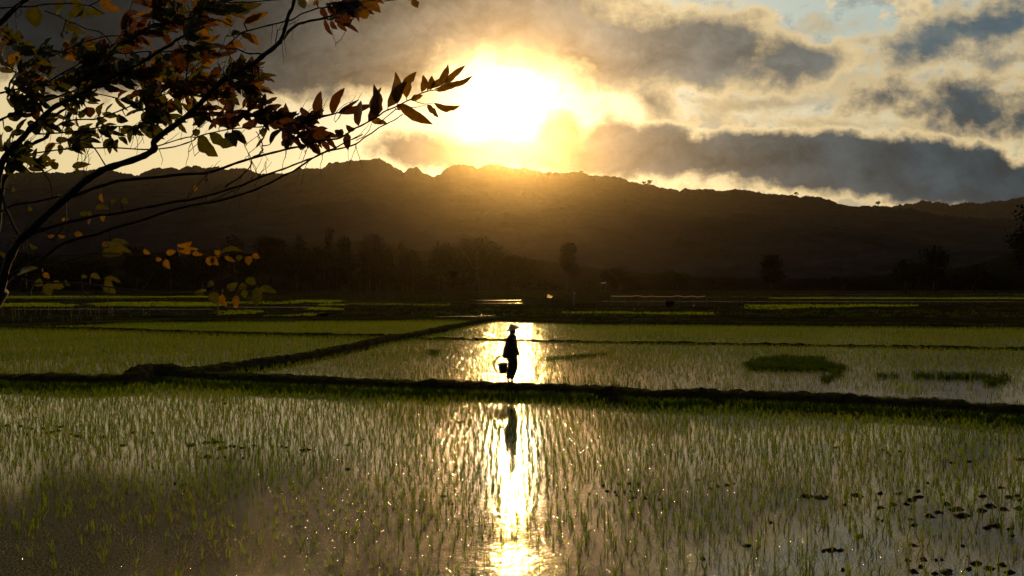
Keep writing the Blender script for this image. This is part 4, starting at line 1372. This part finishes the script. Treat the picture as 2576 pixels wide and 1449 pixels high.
B([(192, 524), (267, 496), (342, 478), (466, 467), (559, 460), (637, 434), (705, 413), (774, 397), (855, 376), (898, 370), (940, 346), (985, 323), (1035, 295), (1097, 264), (1128, 248), (1162, 238)], 10, 3, .3)
B([(-10, 570), (40, 546), (102, 535), (168, 524)], 8, 6, .1, 3.1)
B([(-8, 500), (6, 430), (40, 390), (78, 345), (110, 318), (155, 280), (200, 258), (258, 227), (320, 195), (373, 168), (450, 121), (475, 106), (510, 88), (545, 70)], 19, 6, -.5, 3.2)
B([(200, 230), (270, 171), (311, 130), (351, 102), (388, 78), (450, 62), (500, 50), (560, 30)], 13, 7, .1)
B([(-8, 620), (0, 540), (12, 480), (40, 450), (78, 388), (124, 366), (134, 326), (161, 298), (215, 270), (258, 240)], 16, 5, .15, 3.25)
B([(-8, 325), (71, 292), (155, 258), (202, 242)], 7, 5, 0, 3.1)
B([(-8, 250), (62, 236), (109, 230), (161, 199), (242, 150), (300, 120)], 6, 3, 0, 3.0)
B([(-8, 66), (40, 25), (76, -6)], 16, 12, 0, 2.9)
B([(-8, 22), (62, 20), (130, 12), (190, 9), (240, 14)], 5, 3, .1, 2.9)
B([(20, 260), (31, 214), (56, 189), (87, 171), (155, 143), (242, 109), (295, 96), (340, 98)], 6, 3, .1)
B([(118, 28), (165, 47), (224, 75), (273, 90), (311, 134)], 3.2, 3, .1)
B([(320, 143), (404, 137), (509, 137), (559, 124), (621, 127), (665, 143), (699, 144)], 3.5, 5, -.05)
B([(497, 199), (543, 161), (575, 148), (600, 120)], 3.5, 2, .05)
B([(600, 124), (647, 87), (718, 67), (771, 56), (817, 31), (873, 20), (930, 22)], 4.5, 4, .15)
B([(600, 6), (678, 6), (740, 0), (780, -8)], 3, 3, 0, 2.8)
B([(870, 10), (940, 14), (1001, 6), (1080, -4)], 5, 3, .1)
B([(40, 425), (62, 413), (171, 398), (280, 393), (404, 399), (497, 382), (534, 363), (621, 345), (693, 338), (755, 328), (800, 300)], 5, 3, .12)
B([(130, 350), (140, 342), (186, 323), (264, 317), (326, 292), (388, 267), (466, 245), (528, 245), (570, 240)], 5.5, 3, -.1)
B([(99, 357), (202, 351), (264, 339), (329, 339), (352, 340)], 5, 3, .1)
B([(484, 314), (575, 301), (637, 298), (690, 290)], 4, 2.5, 0)
B([(416, 391), (497, 366), (540, 366)], 4, 3, .05)
B([(199, 363), (248, 391), (286, 447)], 3.5, 4, .0)
B([(245, 245), (311, 264), (357, 283)], 4, 2.5, .1)
B([(31, 431), (87, 437), (124, 468), (143, 524)], 6, 4, 0)
B([(6, 521), (19, 561), (34, 599), (56, 633), (62, 650)], 8, 7, 0, 3.0)
B([(60, 745), (93, 751), (217, 757), (311, 770), (420, 780), (528, 782), (575, 773), (683, 764)], 5, 2, -.3)
B([(60, 745), (124, 711), (186, 695), (273, 673), (373, 681), (543, 683), (646, 676)], 5, 2.2, -.25)
B([(140, 640), (170, 600), (178, 560), (175, 540)], 4, 3, .1)
B([(600, 500), (640, 470), (668, 440), (676, 420), (700, 405)], 5, 3, .05)
B([(490, 540), (540, 480), (560, 462)], 3, 3, .05)
B([(512, 555), (600, 520), (640, 500)], 3, 2.5, .1)
B([(693, 415), (700, 400), (698, 380), (682, 350)], 5, 2.5, .05)
B([(640, 189), (620, 160), (600, 128)], 3.5, 2, .1)
B([(410, 376), (406, 360), (402, 345)], 4, 2, 0)
B([(601, 207), (590, 185), (577, 168)], 3, 1.6, 0)
B([(671, 460), (668, 430), (662, 405), (650, 380), (637, 350)], 2.6, 2, .03)
B([(735, 119), (738, 95), (738, 78)], 3.4, 2, 0)
B([(670, 183), (690, 180), (702, 178)], 3, 2, 0)
B([(500, 190), (502, 160), (505, 130), (502, 115), (520, 100), (545, 78)], 5, 3, .1)
B([(497, 270), (497, 230), (497, 199), (503, 150)], 4, 4, .1)
B([(800, 330), (850, 315), (900, 300), (920, 296)], 6, 3, .05)
B([(760, 345), (800, 320), (860, 308), (905, 300)], 5, 3, .05)
B([(950, 375), (985, 350), (992, 325)], 2.5, 1.5, .05)
B([(1010, 330), (1050, 295), (1055, 290)], 3, 3, .05)
B([(1060, 285), (1110, 285), (1145, 281)], 2.6, 1.6, .05)
B([(1097, 264), (1130, 275), (1165, 276)], 2.4, 1.4, .05)
# fine twigs, bare
for _ in range(240):
    t = rt.choice([q for q in TP if q[0] > 10 and q[0] < 900 and q[1] > 20])
    a = rt.choice((-1, 1)) * rt.uniform(.7, 1.6) - .35
    L_ = rt.uniform(18, 85)
    x0, y0 = t[0] / S2D, t[1] / S2D
    x1, y1 = x0 + L_ * math.cos(a) * .8, y0 - L_ * math.sin(a)
    xm, ym = (x0 + x1) / 2 + rt.uniform(-6, 6), (y0 + y1) / 2 + rt.uniform(-6, 6)
    B([(x0, y0), (xm, ym), (x1, y1)], 2.2, 1.0, rt.uniform(-.12, .12), t[2], 2.0, 5)

LEAF = []        # (V array, material index)


def leaf(x0, y0, x1, y1, w, mi=None, bend=None, raw=False):
    """leaf blade from base to tip (source pixels) with width w"""
    bx_, by_, tx_, ty_ = x0 * S2D, y0 * S2D, x1 * S2D, y1 * S2D
    t = nearest_tp(bx_, by_)
    d = t[2] + rt.uniform(-.02, .02)
    dist = math.hypot(t[0] - bx_, t[1] - by_)
    A = dpt(bx_, by_, d); Bp = dpt(tx_, ty_, d)
    L_ = (Bp - A).length
    Bp = dpt(tx_, ty_, d + rt.uniform(-.35, .35) * L_)
    ax = (Bp - A).normalized(); Lr = (Bp - A).length
    view = Vector((0, 1, 0))
    side = ax.cross(view).normalized()
    tw = rt.uniform(-.75, .75)
    side = Matrix.Rotation(tw, 3, ax) @ side
    nrm = ax.cross(side).normalized()
    W = w * S2D / F * d * .5 / max(.75, math.cos(tw)) * 1.2
    if bend is None: bend = rt.uniform(-.14, .14)
    n_ = 9
    ph = rt.uniform(0, 6)
    rows_ = []
    for i in range(n_):
        q = i / (n_ - 1)
        prof = max(.02, math.sin(math.pi * min(1, q ** .82 * .985 + .012)) ** .72)
        c = A + ax * (Lr * q) + side * (math.sin(math.pi * q) * bend * Lr) + nrm * (math.sin(math.pi * q) * .06 * Lr - .05 * Lr * q * q)
        f1 = 1 + .07 * math.sin(i * 2.3 + ph); f2 = 1 + .07 * math.sin(i * 1.9 + ph * 2)
        if i > 2 and rt.random() < .10: f1 *= .72
        if i > 2 and rt.random() < .10: f2 *= .72
        up = nrm * (W * .28 * prof)
        rows_.append((c - side * (W * prof * f1) + up, c, c + side * (W * prof * f2) + up))
    if mi is None:
        mi = rt.choices((0, 1, 2), (.45, .18, .37))[0] if by_ < 430 else rt.choices((0, 1), (.7, .3))[0]
    LEAF.append((rows_, mi))
    if 3 < dist < 110:
        V_, F_ = LV, LF
        tube(V_, F_, [dpt(t[0], t[1], t[2]), (dpt(t[0], t[1], t[2]) + A) / 2 + Vector((0, 0, -.002)), A], [.0028, .0020, .0016], 4)


def leaves(lst, k, ox, oy, mi=None):
    for l in lst:
        m_ = l[5] if len(l) > 5 else mi
        leaf(ox + l[0] / k, oy + l[1] / k, ox + l[2] / k, oy + l[3] / k, l[4] / k, m_)


G0, O1, R2_ = 0, 1, 2
leaves([(530,1290,530,880,70,2),(680,1120,660,915,80,2),(740,1090,760,940,80,2),(820,1020,815,780,85,2),(920,980,1030,755,62,2),(980,960,1150,850,30,2),(970,970,1280,900,50,2),(1150,1080,1160,860,75,2),(1235,1040,1285,720,80,2),(1320,1000,1335,740,85,1),(1400,920,1475,610,75,1),(1480,890,1560,690,90,1),(1560,840,1640,610,85,1),(1690,790,1705,640,50,1),(1740,770,1780,650,50,1),(1770,760,1920,545,60,1),(1890,720,2060,560,50,1),(1900,720,2130,655,35,1),(1820,780,1990,745,40,1),(1500,900,1780,1075,70,1),(1740,900,1835,1010,45,1),(1800,890,2025,910,45,1),(1260,1040,1390,1060,45,1),(1060,1150,1060,1290,55,2),(830,1230,900,1310,40,2),(620,1150,940,1150,80,2),(650,1230,650,1290,50,2),(390,1240,510,1100,50,0),(500,1200,540,1280,60,2),(330,1100,330,1180,60,0),(270,1270,340,1170,25,2),(300,1010,520,965,45,0),(150,1090,300,1000,60,2),(250,1060,620,980,30,0),(430,1050,510,1050,50,2),(60,1120,180,1240,60,0),(0,1150,100,1260,70,0),(0,1060,215,945,45,2),(60,1100,120,1040,40,2),(250,680,350,620,30),(300,680,445,650,30),(300,685,430,705,30),(200,740,330,890,70),(100,700,330,830,80),(60,860,60,980,110,2),(150,800,240,870,60),(0,830,130,900,60),(100,750,280,700,60),(960,60,1100,140,120,2),(1100,20,1340,100,110,1),(1180,90,1220,160,80,1),(1000,10,1200,50,90,2),(1250,0,1370,30,40,1),(1610,0,1660,65,60,1),(640,0,685,75,60,0),(780,0,800,45,50,1),(0,110,320,20,80,0),(160,200,375,110,50,1),(80,60,220,100,50,0),(140,290,290,390,50,1),(60,300,150,280,50,0),(60,360,155,415,40,1),(0,420,105,430,50,2),(990,1110,1010,1180,60,2),(1040,1080,1120,1110,40,2),(700,1130,880,1100,60,2),(760,1180,900,1140,60,2),(600,1160,560,1260,50,0),(1010,1150,940,1120,45,2),(1600,860,1700,820,40,1),(1480,940,1560,900,40,1)], 3.22, 600, 0)
leaves([(320,60,300,240,110,0),(560,20,470,125,80),(720,70,580,140,60,0),(900,120,670,165,60,0),(570,160,730,285,60,0),(860,0,1045,100,70,1),(600,15,720,60,50),(0,240,75,370,50,2),(40,215,145,375,50,2),(0,330,30,400,60,2),(20,410,45,575,70,2),(60,540,190,455,60,1),(100,390,300,400,60,0),(180,440,300,470,80,0),(290,560,370,460,50,0),(330,520,440,535,40,0),(400,580,490,580,25,0),(265,640,350,650,30,0),(540,270,545,330,25,0),(570,250,580,290,30,0),(1140,10,1420,100,60),(1600,0,1500,130,100,1),(1700,0,1700,140,110,1),(1860,120,2240,20,80,0),(1880,130,2150,100,60,0),(1550,130,1560,260,110,2),(1500,0,1480,180,90,0),(1300,100,1450,180,70,0),(1050,260,1100,80,60,2),(1100,130,1200,110,50,2),(1900,180,2010,180,60,1),(1755,255,1755,500,75,2),(2100,200,2250,115,50,1),(1980,310,2080,280,60,0),(2090,300,2230,390,50,1),(1960,380,2090,410,40,1),(1760,490,2040,430,50,2),(1550,400,1545,640,110,2),(1280,520,1400,430,60,1),(1400,480,1500,520,70,0),(1400,580,1480,640,60,0),(1370,600,1400,650,50,0),(1180,600,1330,660,80),(1110,640,1215,725,50),(1080,680,1155,755,40),(880,700,1055,775,60,2),(950,590,1100,540,60,2),(700,600,500,720,60,0),(640,650,470,770,70,0),(1210,860,1380,740,50,2),(1080,1000,1230,940,40,0),(1300,850,1260,980,90,2),(1420,820,1400,1000,100,0),(1470,850,1450,970,60,2),(1520,820,1560,990,80,0),(1660,830,1660,1000,70,0),(1720,880,1710,1100,90,0),(1600,720,1850,640,45,0),(1600,700,1640,660,40,0),(1790,1120,1940,1000,50,2),(1880,1100,2150,940,50,2),(1660,1160,1720,1120,50,0),(1710,1170,1865,1345,110,0),(1800,1150,2030,1250,90,0),(2000,1130,2120,1230,60,0),(1130,1080,1040,1160,50,0),(1160,1090,1110,1230,70,0),(1200,1070,1160,1170,50,0),(1270,1080,1250,1160,50,0),(1320,1070,1440,1160,50,0),(1000,1000,1100,1040,60,0),(880,1060,960,1160,60,0),(560,1110,640,1140,60,0),(700,1110,810,1140,60,0),(35,1110,115,1110,45,0),(210,1220,280,1270,50,0),(970,1190,890,1280,40,0),(975,1200,945,1325,35,0),(1010,1195,1005,1310,50,0),(1020,1180,1095,1245,35,0),(900,1150,950,1180,40,0),(480,1230,380,1300,45,1),(515,1240,515,1330,40,0),(640,1200,720,1210,30,1),(480,1200,600,1200,50,0),(620,1430,775,1410,50,0),(410,1390,480,1370,30,1),(450,1449,500,1400,50,0),(750,880,850,890,30,0),(740,920,780,1010,60,2),(670,960,740,980,30,0),(620,960,560,1040,40,0),(330,900,320,1050,90,2),(60,1000,220,970,70,0),(250,1100,360,1080,90,0),(100,1420,200,1400,80,0),(1150,560,1220,520,60,0),(540,500,590,450,60,2),(1240,350,1300,400,40,1),(1130,400,1200,370,35,1)], 3.22, 0, 0)
leaves([(870,370,885,455,35,1),(950,440,1000,440,40,0),(1040,430,1100,460,40,0),(690,550,770,530,35,0),(820,500,940,505,40,0),(760,530,800,570,36,0),(755,640,785,590,35,1),(885,555,885,615,30,1),(530,610,590,590,40,1),(410,750,480,740,30,1),(500,735,565,745,25,1),(640,715,715,745,40,1),(880,870,1060,890,70,0),(900,800,1130,880,50,0),(960,780,1110,800,45,0),(880,800,930,820,40,1),(1230,860,1290,890,35,1),(1340,935,1390,940,35,1),(1430,890,1510,870,45,1),(1520,820,1650,790,40,1),(1540,860,1700,850,50,1),(1650,860,1740,900,40,1),(1420,940,1460,1020,45,1),(1840,880,1900,870,50,1),(1810,910,1800,995,55,1),(1840,910,1870,995,55,1),(1930,910,2020,960,35,1),(1900,880,2080,870,40,0),(2050,900,2060,950,40,0),(2150,910,2135,990,45,1),(2165,905,2230,930,40,1),(1660,320,1700,330,40,1),(650,200,690,180,50,0),(1760,1200,1665,1240,45,0),(1800,1230,1870,1320,65,0),(1910,1240,1945,1350,50,1),(2030,1250,2030,1365,50,1),(1950,1190,2040,1140,60,0),(2050,1180,2130,1180,50,0),(2110,1200,2100,1275,55,0),(2150,1160,2170,1090,70,0),(2210,1180,2205,1340,65,0),(2230,1190,2375,1230,55,0),(1790,1140,1840,1160,50,0),(420,1140,430,1255,65,0),(450,1150,550,1180,70,0),(300,1140,370,1160,60,0),(560,1110,600,1160,40,0),(370,1060,425,1105,40,1),(150,1080,320,1010,50,0),(700,1090,750,1090,30,0),(780,1070,860,1110,40,0),(900,1120,990,1230,80,0),(900,1100,1040,1140,40,0),(0,900,40,890,45,0),(60,880,100,880,35,0),(490,400,540,405,40,0),(100,340,130,345,40,0),(250,800,320,840,36,0),(110,780,150,770,30,0),(240,500,280,510,34,0)], 3.22, 0, 400)
# leafy sprays: fans of leaves set along short twigs, mostly on the upper boughs
def spray(x0, y0, ang, L_, n_, mi=None, size=1.0):
    t = nearest_tp(x0 * S2D, y0 * S2D)
    x0, y0 = t[0] / S2D, t[1] / S2D
    x1, y1 = x0 + L_ * math.cos(ang), y0 - L_ * math.sin(ang)
    xm, ym = (x0 + x1) / 2 + rt.uniform(-5, 5), (y0 + y1) / 2 + rt.uniform(-7, 3)
    B([(x0, y0), (xm, ym), (x1, y1)], 2.4, 1.2, rt.uniform(-.10, .10), t[2], 1.5, 5)
    droop = rt.uniform(-.5, .9)
    for i in range(n_):
        q = (i + 1) / n_
        bx_, by_ = x0 + (x1 - x0) * q, y0 + (y1 - y0) * q
        s_ = 1 if i % 2 else -1
        a2 = ang + s_ * rt.uniform(.35, 1.15) * (1.1 - .5 * q) - droop * .6
        l_ = size * rt.uniform(30, 54)
        leaf(bx_, by_, bx_ + l_ * math.cos(a2), by_ - l_ * math.sin(a2) * .85, size * rt.uniform(9.5, 15.5), mi)


for cx_, cy_, rr, k_, mi in ((258, 186, 62, 15, None), (388, 317, 52, 9, 0), (37, 230, 52, 9, None), (202, 155, 50, 8, None), (460, 34, 70, 10, None), (509, 236, 52, 9, None), (606, 248, 52, 9, 2), (637, 217, 40, 6, None),
                            (19, 388, 40, 5, 0), (155, 382, 36, 4, 0), (46, 435, 40, 4, 0), (351, 90, 46, 6, 2), (71, 134, 40, 4, 0), (398, 199, 46, 7, None), (543, 12, 52, 7, None), (730, 314, 46, 5, 2), (783, 357, 46, 5, 2),
                            (480, 130, 52, 6, None), (150, 230, 52, 7, None), (330, 230, 60, 7, None), (70, 300, 46, 6, 0), (440, 250, 46, 6, None), (250, 330, 40, 4, 0), (880, 20, 40, 5, 2), (560, 300, 46, 4, 2)):
    for _ in range(k_):
        a = rt.uniform(0, 6.28); r_ = rr * math.sqrt(rt.random())
        spray(cx_ + r_ * math.cos(a), cy_ + r_ * math.sin(a) * .7, rt.choice((.5, .2, -.2, 2.6, .9, -.5)) + rt.uniform(-.4, .4), rt.uniform(22, 62), rt.choice((4, 5, 6, 7)), mi)

near_tree = empty('tree', (-2.75, 3.35, 1.0))
tag(near_tree, 'near tree with crooked boughs and red, orange and green leaves hanging in from the left', 'tree')
off_ = near_tree.location
mesh_obj('trunk', [v - off_ for v in TV], TF, M['bark'], near_tree, smooth=True)
mesh_obj('branches', [v - off_ for v in LV], LF, M['bark'], near_tree, smooth=True)
CV, CF, CMi = [], [], []
for rows_, mi in LEAF:
    b_ = len(CV)
    for a, c, d in rows_: CV += [a - off_, c - off_, d - off_]
    for i in range(len(rows_) - 1):
        for k_ in (0, 1):
            CF.append((b_ + i * 3 + k_, b_ + i * 3 + k_ + 1, b_ + i * 3 + k_ + 4, b_ + i * 3 + k_ + 3)); CMi.append(mi)
mesh_obj('crown', CV, CF, None, near_tree, smooth=True, mats=[M['leaf_green'], M['leaf_orange'], M['leaf_red']], midx=CMi)

# ------------------------------------------------------------------ evening air
V, Fc = boxm(1, 1, 1)
X0, X1, Y0, Y1, Z0, Z1 = -4000, 4000, -60, 3400, -6, 300
V = [((x + .5) * (X1 - X0) + X0, (y + .5) * (Y1 - Y0) + Y0, (z + .5) * (Z1 - Z0) + Z0) for x, y, z in V]
hm = bpy.data.materials.new('evening haze'); hm.use_nodes = True
nt_ = hm.node_tree; nt_.nodes.clear()
pv = nt_.nodes.new('ShaderNodeVolumePrincipled')
pv.inputs['Color'].default_value = (1.0, .84, .55, 1)
pv.inputs['Density'].default_value = 2.7e-5
pv.inputs['Anisotropy'].default_value = .94
om = nt_.nodes.new('ShaderNodeOutputMaterial')
nt_.links.new(pv.outputs[0], om.inputs['Volume'])
tag(mesh_obj('haze', V, Fc, hm), kind='stuff')
